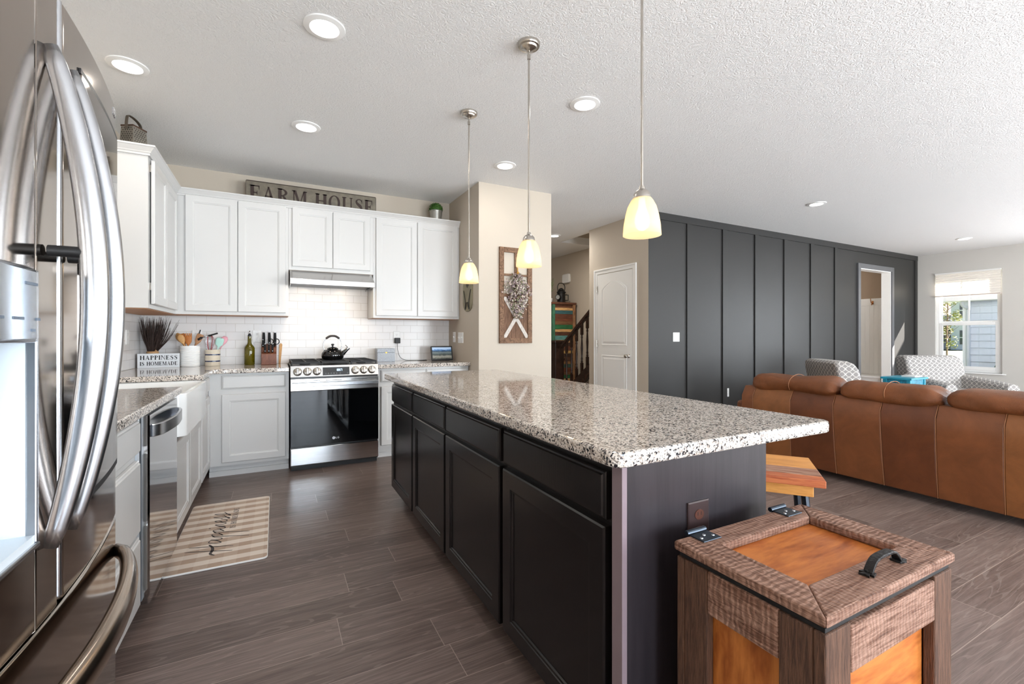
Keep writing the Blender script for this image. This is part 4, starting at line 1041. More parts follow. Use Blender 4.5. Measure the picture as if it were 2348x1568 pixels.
# ================================================================== COUNTER THINGS
CZ = .9142
hs = thing('happiness_sign', 'small white block sign reading HAPPINESS IS HOMEMADE in the counter corner', 'sign', (-.9, 4.92, CZ))
part('block', BX(-1.044, -.752, 4.91, 4.945, CZ, 1.037), M('chalk_white_paint', rgb(226,230,234), .6), hs, bevel=.0015)
bm = bmesh.new(); FS = FY(4.9098); write(bm, FS, 'HAPPINESS', -1.026, .983, .037, .0001, .0007, gap=.10, width=.262); HB = M('black_print', rgb(24,26,30), .6); part('lettering', bm, HB, hs)
bm = bmesh.new(); write(bm, FS, 'IS HOMEMADE', -1.026, .934, .033, .0001, .0007, gap=.08, width=.262)
part('lettering', bm, HB, hs)
tw = thing('twig_bundle', 'tied bundle of dark dried twigs standing in the backsplash corner', 'dried plant', (-.95, 5.01, CZ))
TWIG = M('dark_dried_twig', rgb(52,36,30), .7, vary=(30,.5,(1,1,1)))
bm = bmesh.new()
for k in range(230):
    a = random.uniform(0,2*PI); r = .036*math.sqrt(random.random()); bx, by = -.957+r*math.cos(a), 5.008+r*math.sin(a)
    sp = random.uniform(.7,1.5); h = random.uniform(1.22,1.365)
    tx = bx+math.cos(a)*r*sp*1.55+random.uniform(-.015,.015); ty = min(5.085, by+math.sin(a)*r*sp*1.2)
    if random.random() < .18: tx += random.uniform(.03,.11)*(h-1.05)/.3
    tx = max(tx, -1.055)
    tube(bm, [(bx,by,CZ),(bx,by,1.05),((bx*.35+tx*.65),(by*.4+ty*.6),(1.05+h)/2+.01),(tx,ty,h)], [.002,.002,.0017,.0007], 4)
part('twigs', bm, TWIG, tw, kind='stuff')
bm = bmesh.new(); lathe(bm, [(.040,1.030),(.044,1.034),(.044,1.050),(.040,1.054)], (-.957,5.008,0), 24); tube(bm, [(-.935,4.964,1.05),(-.925,4.958,1.066),(-.918,4.962,1.055)], .004, 6); part('straw_band', bm, M('straw_tie', rgb(190,150,106), .7), tw)
# crocks
cr = thing('ribbed_crock', 'large white ribbed ceramic crock full of wooden utensils', 'crock', (-.684, 5.0, CZ))
bm = bmesh.new(); pr = [(0,CZ),(.072,CZ)]
for k in range(15): z = CZ+.006+k*.0118; pr += [(.0755,z),(.0785,z+.004),(.0785,z+.008)]
pr += [(.0785,1.101),(.073,1.101),(.070,1.09),(.070,.93),(0,.93)]
lathe(bm, pr, (-.684,5.0,0), 40); part('crock_body', bm, CER, cr, smooth='auto')
c2 = thing('striped_crock', 'small cream stoneware crock with two navy bands', 'crock', (-.512, 5.0, CZ))
bm = bmesh.new(); lathe(bm, [(0,CZ),(.056,CZ),(.060,CZ+.006),(.060,1.052),(.062,1.056),(.060,1.063),(.054,1.063),(.052,1.05),(.052,.93),(0,.93)], (-.512,5.0,0), 36); part('crock_body', bm, M('cream_stoneware', rgb(220,208,188), .2), c2, smooth='auto')
NAVY = M('navy_glaze_band', rgb(28,42,78), .2)
for z in (.952, 1.012):
    bm = bmesh.new(); lathe(bm, [(.0602,z),(.0607,z),(.0607,z+.011),(.0602,z+.011)], (-.512,5.0,0), 36); part('navy_band', bm, NAVY, c2, smooth='auto')
# utensils
WD1 = wood('light_olive_wood', rgb(176,128,74), rgb(206,160,104), (40,40,5), .5, .05); WD2 = wood('orange_wood', rgb(164,96,40), rgb(190,118,56), (40,40,5), .5, .05); WD3 = wood('brown_beech', rgb(150,106,72), rgb(180,134,96), (40,40,5), .5, .05)
def utensil(name, label, cat, base_, tip, head, m, hr=.005, group='utensils in the ribbed crock'):
    """base_, tip: ends of the handle; head: list of (t along, half width, half thick)"""
    t = thing(name, label, cat, base_, group=group)
    b0, p = Vector(base_), Vector(tip); d = (p-b0).normalized(); L_ = (p-b0).length
    side = d.cross(Vector((0,1,0))); side = side.normalized() if side.length > .1 else Vector((1,0,0))
    f = side.cross(d)
    bm = bmesh.new(); tube(bm, [b0, b0+d*L_*.68], hr, 8); part('handle', bm, m, t, smooth=True)
    bm = bmesh.new(); loops = []
    for q, w, th in head:
        c = b0+d*L_*q; loops.append([c+side*w*math.cos(2*PI*k/14)+f*th*math.sin(2*PI*k/14) for k in range(14)])
    loft(bm, loops); part('head', bm, m, t, smooth=True)
    return t
spoon = [(.66,.005,.004),(.70,.009,.004),(.77,.022,.007),(.86,.028,.009),(.94,.022,.007),(1.0,.006,.003)]
spat = [(.66,.006,.004),(.70,.014,.003),(.78,.024,.003),(.95,.027,.003),(1.0,.024,.002)]
utensil('wooden_spoon', 'olive wood spoon leaning left at the front of the ribbed crock', 'spoon', (-.66,4.97,.935), (-.757,4.95,1.205), spoon, WD1)
utensil('wooden_spoon', 'light wooden spoon at the back left of the ribbed crock', 'spoon', (-.66,5.02,.935), (-.785,5.03,1.215), spoon, WD1)
utensil('wooden_spoon', 'darker orange spoon behind the front olive spoon in the ribbed crock', 'spoon', (-.67,5.0,.935), (-.752,5.0,1.208), spat, WD2)
fk = utensil('wooden_fork', 'orange wooden slotted fork standing upright in the ribbed crock', 'fork', (-.70,4.985,.935), (-.693,4.975,1.195), spat, WD2)
bm = bmesh.new()
for dx in (-.021,-.007,.007,.021): box(bm, -.6935+dx-.0045, -.6935+dx+.0045, 4.9725, 4.9785, 1.185, 1.213)
part('tines', bm, WD2, fk, bevel=.002)
utensil('wooden_spatula', 'brown wooden spatula leaning right in the ribbed crock', 'spatula', (-.70,4.98,.935), (-.600,4.965,1.205), spat, WD3)
tg = thing('slim_tongs', 'slim dark handled tongs leaning right in the ribbed crock', 'tongs', (-.70,5.01,.935), group='utensils in the ribbed crock')
bm = bmesh.new(); tube(bm, [(-.70,5.03,.935),(-.632,5.02,1.17)], .0045, 8); part('shaft', bm, WD3, tg); bm = bmesh.new(); tube(bm, [(-.632,5.02,1.17),(-.608,5.017,1.245)], .005, 8); part('tip', bm, BLACKM, tg)
wk = thing('wire_whisk', 'red and silver balloon whisk in the striped crock', 'whisk', (-.515,5.0,.935), group='utensils in the striped crock')
RED = M('red_silicone', rgb(178,40,48), .4)
bm = bmesh.new(); bm2 = bmesh.new()
for k in range(8):
    a = PI*k/8; q = bm2 if k % 3 == 0 else bm
    pts = [(-.535+math.cos(a)*r, 4.995+math.sin(a)*r*.8, z) for r, z in ((.006,1.0),(.018,1.06),(.032,1.13),(.026,1.18),(.0,1.20),(-.026,1.18),(-.032,1.13),(-.018,1.06),(-.006,1.0))]
    tube(q, crom(pts,4), .0017, 5)
part('wires', bm, HANDLE, wk, smooth=True); part('red_wires', bm2, RED, wk, smooth=True)
bm = bmesh.new(); tube(bm, [(-.535,4.995,.935),(-.535,4.995,1.01)], .008, 10); part('handle', bm, HANDLE, wk)
pg = thing('peeler', 'black handled tool resting across the whisk and spatula', 'kitchen tool', (-.56,4.97,1.18))
bm = bmesh.new(); tube(bm, [(-.62,4.96,1.155),(-.59,4.962,1.175)], .010, 10); tube(bm, [(-.54,4.966,1.19),(-.47,4.972,1.215)], .0075, 10); part('black_grip', bm, BLACKM, pg, smooth=True)
bm = bmesh.new(); tube(bm, [(-.59,4.962,1.175),(-.54,4.966,1.19)], .006, 10); part('collar', bm, HANDLE, pg, smooth=True)
MINT = M('mint_silicone', rgb(176,216,206), .45); PINK = M('pink_silicone', rgb(226,160,172), .45)
utensil('silicone_spatula', 'mint green silicone spatula in the striped crock', 'spatula', (-.50,4.985,.935), (-.447,4.955,1.17), [(.62,.004,.003),(.68,.012,.003),(.74,.030,.004),(.92,.033,.004),(1.0,.026,.003)], MINT, .004, 'utensils in the striped crock')
utensil('silicone_spatula', 'pink silicone spoon behind the mint spatula in the striped crock', 'spatula', (-.50,5.01,.935), (-.412,5.02,1.185), [(.62,.004,.003),(.70,.014,.003),(.80,.026,.005),(.92,.028,.005),(1.0,.014,.003)], PINK, .004, 'utensils in the striped crock')
# oil bottle
ob = thing('oil_bottle', 'tall olive green glass bottle with metal pourer', 'bottle', (-.217, 5.0, CZ))
gl, nt, N, L, b = node_mat('olive_green_glass'); setp(b, **{'Base Color': rgb(108,98,12), 'Roughness': .05, 'Specular IOR Level': .6, 'Transmission Weight': .45, 'IOR': 1.45})
bm = bmesh.new(); lathe(bm, [(0,CZ),(.040,CZ),(.044,CZ+.006),(.044,1.072),(.040,1.086),(.020,1.112),(.0165,1.13),(.0155,1.186),(0,1.186)], (-.217,5.0,0), 32); part('bottle_glass', bm, gl, ob, smooth='auto')
bm = bmesh.new(); lathe(bm, [(0,1.1865),(.016,1.1865),(.016,1.196),(.012,1.198),(.013,1.206),(0,1.206)], (-.217,5.0,0), 20); part('stopper', bm, BLACKM, ob, smooth='auto')
bm = bmesh.new(); tube(bm, [(-.217,5.0,1.206),(-.217,5.0,1.222),(-.215,4.997,1.24)], [.009,.006,.003], 10); part('pourer', bm, HANDLE, ob, smooth=True)
# knife block
kb = thing('knife_block', 'reddish brown wooden knife block left of the range', 'knife block', (-.05, 5.0, CZ))
KW = wood('reddish_knife_block_wood', rgb(96,54,36), rgb(124,74,50), (30,30,6), .4, .05)
bm = bmesh.new(); prism(bm, [(4.905,CZ),(5.075,CZ),(5.075,1.03),(5.045,1.115),(4.965,1.075),(4.955,1.035),(4.905,1.020)], Fr((0,0,0),(0,1,0),(0,0,1),(1,0,0)), -.118, .012); part('block_body', bm, KW, kb, bevel=.003)
kd = Vector((0,-.34,1)).normalized()
def knife(label, x, y, z, L_, r=.010, cat='knife', group='knives in the wooden block'):
    t = thing('kitchen_knife', label, cat, (x,y,z), group=group); p = Vector((x,y,z)); n = 8
    bm = bmesh.new(); pts = [p+kd*L_*k/n for k in range(n+1)]
    ribbon(bm, pts, (1,0,0), [r*(.8+.25*math.sin(PI*k/n)) for k in range(n+1)], [r*.9]*(n+1)); part('grip', bm, BLACKM, t, smooth='auto', bevel=.002)
    bm = bmesh.new(); q = p+kd*L_; box(bm, q.x-r*.55, q.x+r*.55, q.y-r*.6, q.y+r*.6, q.z-.002, q.z+.004); part('end_cap', bm, HANDLE, t, bevel=.002)
    bm = bmesh.new(); q = p+kd*L_*.18; lathe(bm, [(0,0),(.0022,0),(.0022,.001),(0,.001)], (q.x, q.y-r*1.0, q.z), 8, '-y'); part('rivet', bm, HANDLE, t)
    return t
for x, nm in ((-.098,'left'),(-.050,'middle'),(.004-.006,'right')): knife('tall black handled knife at the '+nm+' back of the block', x, 5.022, 1.105, .125, .0125)
for x, nm in ((-.085,'left'),(-.053,'middle'),(-.022,'right')): knife('short black handled steak knife, '+nm+' of the front row', x, 4.935, 1.032, .085, .0095)
knife('black handled knife at the far left of the middle row', -.112+.008, 4.985, 1.086, .07, .009)
sc = thing('kitchen_scissors', 'black handled scissors in the right side of the knife block', 'scissors', (-.01, 4.99, 1.09))
bm = bmesh.new()
for cx in (-.037, .014):
    c = Vector((cx, 4.965, 1.135)); tube(bm, [c+Vector((.021*math.cos(2*PI*k/16), -.01*math.sin(2*PI*k/16), .026*math.sin(2*PI*k/16))) for k in range(17)], .0045, 8, cap=False)
part('finger_loops', bm, BLACKM, sc, smooth=True)
bm = bmesh.new(); tube(bm, [(-.03,4.968,1.112),(-.012,4.985,1.088)], .006, 8); tube(bm, [(.008,4.968,1.112),(-.008,4.985,1.088)], .006, 8); part('shanks', bm, BLACKM, sc)
bd = single('cutting_board', (lambda b: (prism(b, [(.030,CZ),(.047,CZ),(.064,1.105),(.050,1.12),(.036,1.10)], FY(5.075), -.008, .006), b)[1])(bmesh.new()), WD1, 'thin yellow wooden board leaning on the wall behind the knife block', 'board', origin=(.04,5.07,CZ))
# kettle
kt = thing('tea_kettle', 'glossy black tea kettle with arched handle on the range', 'kettle', (.50, 4.76, .959))
ENA = M('glossy_black_enamel', rgb(14,14,15), .06, 0, .6)
bm = bmesh.new(); lathe(bm, [(0,.9588),(.085,.9588),(.098,.972),(.104,.995),(.100,1.022),(.082,1.046),(.05,1.058),(.048,1.060),(0,1.060)], (.50,4.76,0), 40); part('kettle_body', bm, ENA, kt, smooth='auto')
bm = bmesh.new(); lathe(bm, [(.05,1.0602),(.054,1.064),(.05,1.069),(.034,1.079),(.012,1.083),(0,1.084)], (.50,4.76,0), 30); part('lid', bm, ENA, kt, smooth='auto')
bm = bmesh.new(); lathe(bm, [(0,1.083),(.008,1.084),(.007,1.094),(.015,1.102),(.012,1.112),(0,1.114)], (.50,4.76,0), 18); part('lid_knob', bm, BLACKM, kt, smooth='auto')
bm = bmesh.new(); tube(bm, [(.585,4.76,1.012),(.612,4.76,1.035),(.638,4.76,1.062)], [.028,.019,.015], 16); part('spout', bm, ENA, kt, smooth='auto')
bm = bmesh.new(); tube(bm, [(.636,4.76,1.060),(.648,4.76,1.074)], .018, 14); tube(bm, [(.640,4.76,1.078),(.618,4.76,1.10)], .004, 8); part('whistle', bm, HANDLE, kt, smooth='auto')
bm = bmesh.new()
pts = crom([(.425,4.76,1.048),(.415,4.76,1.10),(.432,4.76,1.155),(.47,4.76,1.182),(.50,4.76,1.186),(.53,4.76,1.182),(.568,4.76,1.155),(.585,4.76,1.10),(.572,4.76,1.05)],5)
tube(bm, pts, .0045, 8); part('handle_wire', bm, HANDLE, kt, smooth=True)
bm = bmesh.new(); tube(bm, crom([(.438,4.76,1.163),(.47,4.76,1.185),(.50,4.76,1.190),(.53,4.76,1.185),(.562,4.76,1.163)],5), [.007]+[.011]*19+[.007], 10, flat=(1,1)); part('handle_grip', bm, M('brown_kettle_grip', rgb(48,38,34), .4), kt, smooth=True)
# box, plug, cord, display
SPK = M('blue_grey_speckle', rgb(156,162,170), .35, vary=(170,.45,(1,1,1)))
gb = thing('speckled_box', 'small grey speckled granite lidded box right of the range', 'box', (1.049, 4.97, CZ))
part('box_base', BX(.957, 1.141, 4.905, 5.03, CZ, 1.012), SPK, gb, bevel=.002); part('box_lid', BX(.956, 1.142, 4.904, 5.031, 1.0135, 1.056), SPK, gb, bevel=.002)
bm = bmesh.new(); prism(bm, [(1.049+.011*math.cos(2*PI*k/12), 1.012+.008*math.sin(2*PI*k/12)) for k in range(12)], FY(4.9035), 0, .003); part('clasp', bm, M('brass', rgb(176,140,70), .3, 1.0), gb)
def plate(F, cu, cv, w, h, label, kind, name='electrical_outlet', cat='outlet', gang=1):
    t = thing(name, label, cat, F(cu, cv, 0)); bm = bmesh.new(); rings(bm, F, cu-w/2, cu+w/2, cv-h/2, cv+h/2, [(0,0),(0,.003),(.003,.0055)]); part('cover_plate', bm, PLASTIC, t)
    for g in range(gang):
        gu = cu+(g-(gang-1)/2)*.046
        if kind == 'outlet':
            bm = bmesh.new()
            for dv in (-.021,.021): prism(bm, [(gu+.016*math.cos(2*PI*k/18), cv+dv+.0145*math.sin(2*PI*k/18)) for k in range(18)], F, .0056, .0066)
            part('sockets', bm, PLASTIC, t)
            bm = bmesh.new()
            for dv in (-.021,.021):
                for du in (-.006,.006): fbox(bm, F, gu+du-.0012, gu+du+.0012, cv+dv, cv+dv+.008, .0067, .0070)
                fbox(bm, F, gu-.002, gu+.002, cv+dv-.009, cv+dv-.005, .0067, .0070)
            part('slots', bm, PLASTIC2, t)
        else:
            bm = bmesh.new(); fbox(bm, F, gu-.005, gu+.005, cv-.012, cv+.012, .0056, .008); fbox(bm, F, gu-.0035, gu+.0035, cv-.001, cv+.008, .008, .017); part('toggle', bm, PLASTIC, t)
    return t
FB = FY(5.0918)
plate(FB, -.645, 1.185, .076, .118, 'white outlet on the backsplash behind the ribbed crock', 'outlet')
plate(FB, -.158, 1.185, .076, .118, 'white outlet on the backsplash between green bottle and knife block', 'outlet')
plate(FB, 1.203, 1.18, .076, .122, 'white outlet on the backsplash holding the black charger', 'outlet')
plate(FX(-1.0622), 4.69, 1.18, .076, .118, 'white outlet on the side backsplash left of the twig bundle', 'outlet')
FPW = FNX(1.8248)
plate(FPW, -4.925, 1.175, .076, .118, 'single white switch plate on the pantry wall beside the display', 'switch', 'light_switch', 'light switch')
plate(FPW, -4.72, 1.17, .15, .118, 'three-gang white switch plate on the pantry wall', 'switch', 'light_switch', 'light switch', 3)
FG = FY(4.2198)
plate(FG, 4.60, 1.175, .115, .118, 'two-gang white switch plate on the charcoal wall', 'switch', 'light_switch', 'light switch', 2)
plate(FG, 5.586, .40, .076, .118, 'white outlet low on the charcoal wall behind the sofa', 'outlet')
cg = single('charger', (lambda b: (box(b, 1.176, 1.236, 5.045, 5.0842, 1.108, 1.168), b)[1])(bmesh.new()), BLACKM, 'square black charger plugged into the backsplash outlet', 'charger', origin=(1.206,5.06,1.11), bevel=.006, seg=3)
bm = bmesh.new(); tube(bm, crom([(1.206,5.06,1.106),(1.207,5.055,1.03),(1.23,5.04,.955),(1.29,5.02,.921),(1.38,4.98,.9185),(1.47,4.99,.9185),(1.50,5.005,.9185),(1.52,5.0,.9185)],7), .0026, 7); tube(bm, crom([(1.40,4.98,.9185),(1.46,4.94,.9185),(1.49,4.95,.9185),(1.515,4.97,.9185)],6), .0022, 7)
single('charging_cord', bm, BLACKM, 'thin dark cord looping along the counter to the display', 'cord', origin=(1.206,5.06,.917))
sd = thing('smart_display', 'small black smart display showing a mountain photo on the counter', 'display', (1.65, 4.88, CZ))
FDs = Fr((1.53, 4.845, CZ+.004), (1,0,0), Vector((0,.24,.97)).normalized(), Vector((0,-.97,.24)).normalized())
bm = bmesh.new(); prism(bm, rr2(0,.25,0,.162,.008,3), FDs, -.012, 0); part('bezel', bm, BLACKM, sd)
bm = bmesh.new(); prism(bm, [(4.862,CZ),(4.95,CZ),(4.94,CZ+.03),(4.893,1.045),(4.877,1.05)], Fr((0,0,0),(0,1,0),(0,0,1),(1,0,0)), 1.56, 1.75); part('stand', bm, BLACKM, sd, bevel=.006)
scm, nt, N, L, b = node_mat('mountain_photo_screen'); tc = N.new('ShaderNodeTexCoord'); sxy = N.new('ShaderNodeSeparateXYZ'); L.new(tc.outputs['Generated'], sxy.inputs[0])
nz = N.new('ShaderNodeTexNoise'); nz.inputs['Scale'].default_value = 9; nz.inputs['Detail'].default_value = 8; L.new(tc.outputs['Generated'], nz.inputs['Vector'])
ad = N.new('ShaderNodeMath'); ad.operation = 'MULTIPLY_ADD'; L.new(nz.outputs[0], ad.inputs[0]); ad.inputs[1].default_value = .28; L.new(sxy.outputs[2], ad.inputs[2])
rp = ramp(N, [(.1,rgb(40,44,40)),(.35,rgb(150,150,140)),(.5,rgb(60,70,70)),(.68,rgb(110,122,124)),(.82,rgb(40,66,96)),(.92,rgb(96,140,190)),(1.0,rgb(180,205,235))]); L.new(ad.outputs[0], rp.inputs[0])
L.new(rp.outputs[0], b.inputs['Base Color']); L.new(rp.outputs[0], b.inputs['Emission Color']); setp(b, **{'Emission Strength': .22, 'Roughness': .08})
bm = bmesh.new(); fbox(bm, FDs, .014, .236, .016, .148, .0003, .0012); part('screen', bm, scm, sd)

# ================================================================== FLOOR MAT
mm, nt, N, L, b = node_mat('buffalo_check_mat'); setp(b, **{'Roughness': .8})
tc = N.new('ShaderNodeTexCoord'); sxy = N.new('ShaderNodeSeparateXYZ'); L.new(tc.outputs['Object'], sxy.inputs[0])
def sq(out, per, ph):
    a = N.new('ShaderNodeMath'); a.operation = 'MULTIPLY_ADD'; L.new(out, a.inputs[0]); a.inputs[1].default_value = 1/per; a.inputs[2].default_value = 50+ph
    f = N.new('ShaderNodeMath'); f.operation = 'FRACT'; L.new(a.outputs[0], f.inputs[0]); g = N.new('ShaderNodeMath'); g.operation = 'LESS_THAN'; L.new(f.outputs[0], g.inputs[0]); g.inputs[1].default_value = .5; return g.outputs[0]
by_, bx_ = sq(sxy.outputs[1], .105, .02), sq(sxy.outputs[0], .125, .3)
mxa = N.new('ShaderNodeMix'); mxa.data_type = 'RGBA'; L.new(bx_, mxa.inputs[0]); mxa.inputs[6].default_value = rgb(226,213,200); mxa.inputs[7].default_value = rgb(221,207,194)
mxb = N.new('ShaderNodeMix'); mxb.data_type = 'RGBA'; L.new(bx_, mxb.inputs[0]); mxb.inputs[6].default_value = rgb(190,168,150); mxb.inputs[7].default_value = rgb(180,156,137)
mxc = N.new('ShaderNodeMix'); mxc.data_type = 'RGBA'; L.new(by_, mxc.inputs[0]); L.new(mxa.outputs[2], mxc.inputs[6]); L.new(mxb.outputs[2], mxc.inputs[7]); L.new(mxc.outputs[2], b.inputs['Base Color'])
mt = thing('kitchen_mat', 'beige checked kitchen mat with script lettering in front of the sink', 'mat', (-.27, 3.28, 0))
bm = bmesh.new(); prism(bm, rr2(-.50,-.035,2.755,3.80,.025,5), F0, .0005, .010); part('mat_base', bm, M('mat_foam_edge', rgb(232,228,222), .7), mt, bevel=.003)
bm = bmesh.new(); prism(bm, rr2(-.496,-.039,2.759,3.796,.022,5), F0, .0101, .0112); part('mat_top', bm, mm, mt)
# script word running away from the camera: u = +y, v = -x
INK = M('charcoal_ink', rgb(74,66,64), .7)
U0, V0 = 2.99, -.275           # baseline start
def mp(u, v):
    u = (u-.115)*1.17+.065 if u > .11 else u-.06
    v *= 1.2
    return (V0 - v, U0 + u + .36*v, .0116)
def stroke(bm, pts, w):
    P = crom([mp(*p) for p in pts], 6); n = len(P)
    L_ = []
    for k in range(n):
        d = (P[min(k+1,n-1)]-P[max(k-1,0)]).normalized(); q = Vector((-d.y, d.x, 0)); ww = w*(.55+.45*math.sin(PI*k/(n-1))); L_.append((P[k]+q*ww, P[k]-q*ww))
    for (a, b_), (c, d) in zip(L_, L_[1:]):
        v = [bm.verts.new(x) for x in (a, c, d, b_)]; bm.faces.new(v)
bm = bmesh.new(); s = .0042
stroke(bm, [(.02,.135),(.022,.07),(.020,.0),(.018,-.055)], s); stroke(bm, [(.078,.125),(.08,.06),(.08,.0),(.082,-.055)], s)
stroke(bm, [(-.035,.012),(-.015,.03),(.03,.026),(.07,.030),(.108,.046)], s*1.8)
stroke(bm, [(.155,.045),(.125,.05),(.115,.02),(.125,.0),(.15,.02),(.158,.045),(.158,.01),(.175,.0),(.19,.03)], s)
for u in (.20,.255):
    stroke(bm, [(u-.01,.03),(u+.005,.04),(u,-.02),(u-.005,-.115)], s); stroke(bm, [(u,.0),(u+.01,.04),(u+.028,.045),(u+.032,.015),(u+.015,.0),(u+.045,.02)], s)
stroke(bm, [(.305,.035),(.306,.005),(.325,.0),(.335,.03)], s); stroke(bm, [(.31,.062),(.314,.07)], s)
stroke(bm, [(.335,.035),(.338,.0),(.345,.03),(.362,.045),(.368,.01),(.385,.0),(.40,.03)], s)
stroke(bm, [(.395,.015),(.42,.035),(.415,.052),(.40,.04),(.405,.005),(.43,.0),(.45,.03)], s)
for u in (.45,.50): stroke(bm, [(u,.02),(u+.022,.065),(u+.025,.03),(u+.018,-.005),(u,-.01),(u+.03,.008),(u+.055,.02)], s)
part('script_lettering', bm, INK, mt)
bm = bmesh.new(); FM = Fr((-.217, 3.266, .0113), (0,1,0), (-1,0,0), (0,0,1)); write(bm, FM, 'IS HOMEMADE', 0, 0, -0.031*-1, 0, .0004, gap=.2, width=.353); part('small_lettering', bm, INK, mt)

# ================================================================== WALL ART ON THE PANTRY
RW = wood('rustic_brown_barnwood', rgb(100,74,55), rgb(136,104,80), (8,8,8), .75, .25, rgb(70,48,36), 1.6)
RWV = wood('rustic_vertical_planks', rgb(98,70,52), rgb(126,94,72), (22,22,2), .75, .25, rgb(84,58,44), 1.2)
WASH = wood('whitewashed_slat', rgb(176,166,156), rgb(206,198,190), (10,10,10), .75, .15)
wa = thing('barn_window_art', 'tall rustic brown wooden window frame wall art with whitewashed cross', 'wall art', (2.24, 4.21, 1.6))
FW = FY(4.2195); u0, u1, v0, v1 = 2.048, 2.435, 1.113, 2.112; f = .052
for nm, a in (('side_rail',(u0,u0+f,v0,v1)),('side_rail',(u1-f,u1,v0,v1)),('top_rail',(u0+f,u1-f,v1-f,v1)),('bottom_rail',(u0+f,u1-f,v0,v0+f))):
    bm = bmesh.new(); fbox(bm, FW, a[0]+.0004, a[1]-.0004, a[2], a[3], .001, .024); part(nm, bm, RW, wa, bevel=.0025)
bm = bmesh.new(); fbox(bm, FW, 2.228, 2.256, 1.62, v1-f, .004, .018); part('mullion', bm, RW, wa, bevel=.002)
bm = bmesh.new(); fbox(bm, FW, u0+f, u1-f, 1.815, 1.838, .004, .017); part('crossbar', bm, RW, wa, bevel=.002)
bm = bmesh.new()
n = 6
for k in range(n):
    a = u0+f+(u1-u0-2*f)*k/n; fbox(bm, FW, a+.0008, a+(u1-u0-2*f)/n-.0008, v0+f, 1.60, .003, .012)
fbox(bm, FW, u0+f, u1-f, 1.60, 1.632, .003, .020)
part('plank_panel', bm, RWV, wa)
for sgn in (1, -1):
    cx_, cz_ = (u0+u1)/2, (v0+f+1.60)/2; hx_, hz_ = (u1-u0)/2-f-.004, (1.60-v0-f)/2-.004
    dv = Vector((sgn*hx_, 0, hz_)); ln_ = dv.length; dv.normalize(); pv = Vector((-dv.z, 0, dv.x))
    Fq = Fr((cx_, 4.2195, cz_), dv, pv, (0,-1,0)); o_ = .0125 if sgn > 0 else .0128
    bm = bmesh.new(); e_ = .019; k_ = e_*.6
    prism(bm, [(-ln_+k_*1.6,-e_),(ln_-k_,-e_),(ln_,0),(ln_-k_*1.6,e_),(-ln_+k_,e_),(-ln_,0)], Fq, o_, .021 if sgn > 0 else .0185)
    part('cross_slat', bm, WASH, wa)
sw = thing('floral_swag', 'teardrop swag of pale and mauve dried flowers hanging on the barnwood art', 'flowers', (2.25, 4.17, 1.83))
cols = [('cream_petals', rgb(236,226,212), 260), ('mauve_petals', rgb(176,158,166), 130), ('blush_petals', rgb(214,194,190), 150), ('sage_leaves', rgb(128,132,98), 150)]
def swagpt():
    t = random.random()**.85; z = 1.84-.46*t
    w = .025+.125*math.sin(min(1,t*1.9)*PI*.55)*(1-max(0,t-.36)/.64)**1.25+.008
    w *= random.uniform(.75,1.25)
    if random.random() < .10: w = w*1.35+.015
    x = 2.248+random.uniform(-1,1)*w; d = random.uniform(.0,1)*(1-((x-2.248)/(w+.001))**2)
    return Vector((x+ (z-1.6)*-.02, 4.183-.055*d, z))
for nm, c, cnt in cols:
    bm = bmesh.new()
    for _ in range(cnt):
        p = swagpt(); d = Vector((p.x-2.248, -.12, (p.z-1.84)*.6-.05)).normalized()
        for q in range(5 if 'petal' in nm else 2):
            a = Vector((random.gauss(0,1), random.gauss(0,1)-.4, random.gauss(0,1))).normalized(); L_ = random.uniform(.014,.027) if 'petal' in nm else random.uniform(.02,.035)
            e = (d*.5+a).normalized(); x, y = basis(e)
            v = [bm.verts.new(p), bm.verts.new(p+e*L_*.5+x*L_*.32), bm.verts.new(p+e*L_), bm.verts.new(p+e*L_*.5-x*L_*.32)]; bm.faces.new(v)
    part(nm, bm, M(nm, c, .75, vary=(40,.2,(1,1,1))), sw, kind='stuff')
bm = bmesh.new()
for _ in range(46):
    e = swagpt(); tube(bm, [(2.248,4.178,1.845),((2.248+e.x)/2,4.17,(1.845+e.z)/2+.02),(e.x,e.y,e.z)], .0013, 4)
part('stems', bm, M('brown_stem', rgb(92,74,54), .8), sw, kind='stuff')
bm = bmesh.new(); tube(bm, [(2.24,4.176,1.93),(2.246,4.172,1.86),(2.248,4.172,1.83)], .007, 7); lathe(bm, [(.0,1.826),(.014,1.83),(.016,1.845),(.010,1.86),(0,1.862)], (2.248,4.172,0), 12); part('raffia_tie', bm, M('golden_raffia', rgb(176,132,58), .7), sw)
# olive plaque on the pantry side wall
pq = thing('oval_plaque', 'long olive green rounded wall plaque with black sprig, behind the far pendant', 'plaque', (1.82, 4.50, 1.62))
FPQ = FNX(1.8245)
bm = bmesh.new(); prism(bm, rr2(-4.632,-4.375,1.452,1.80,.10,8), FPQ, 0, .012); part('plaque_board', bm, M('olive_plaque', rgb(134,124,96), .45, vary=(6,.15,(1,1,1))), pq, bevel=.003)
bm = bmesh.new()
for a, b_, c in (((-4.56,1.47),(-4.555,1.56),(-4.60,1.68)),((-4.44,1.47),(-4.45,1.56),(-4.40,1.68)),((-4.555,1.47),(-4.53,1.50),(-4.515,1.55)),((-4.445,1.47),(-4.47,1.50),(-4.49,1.55))):
    P = crom([FPQ(*a,.0135),FPQ(*b_,.0135),FPQ(*c,.0135)],6); tube(bm, P, [.004]+[.006]*(len(P)-2)+[.003], 6)
prism(bm, [(-4.54,1.76),(-4.47,1.77),(-4.46,1.73),(-4.50,1.70),(-4.525,1.72)], FPQ, .0125, .015)
part('painted_sprig', bm, M('black_painted_sprig', rgb(54,50,42), .6), pq)

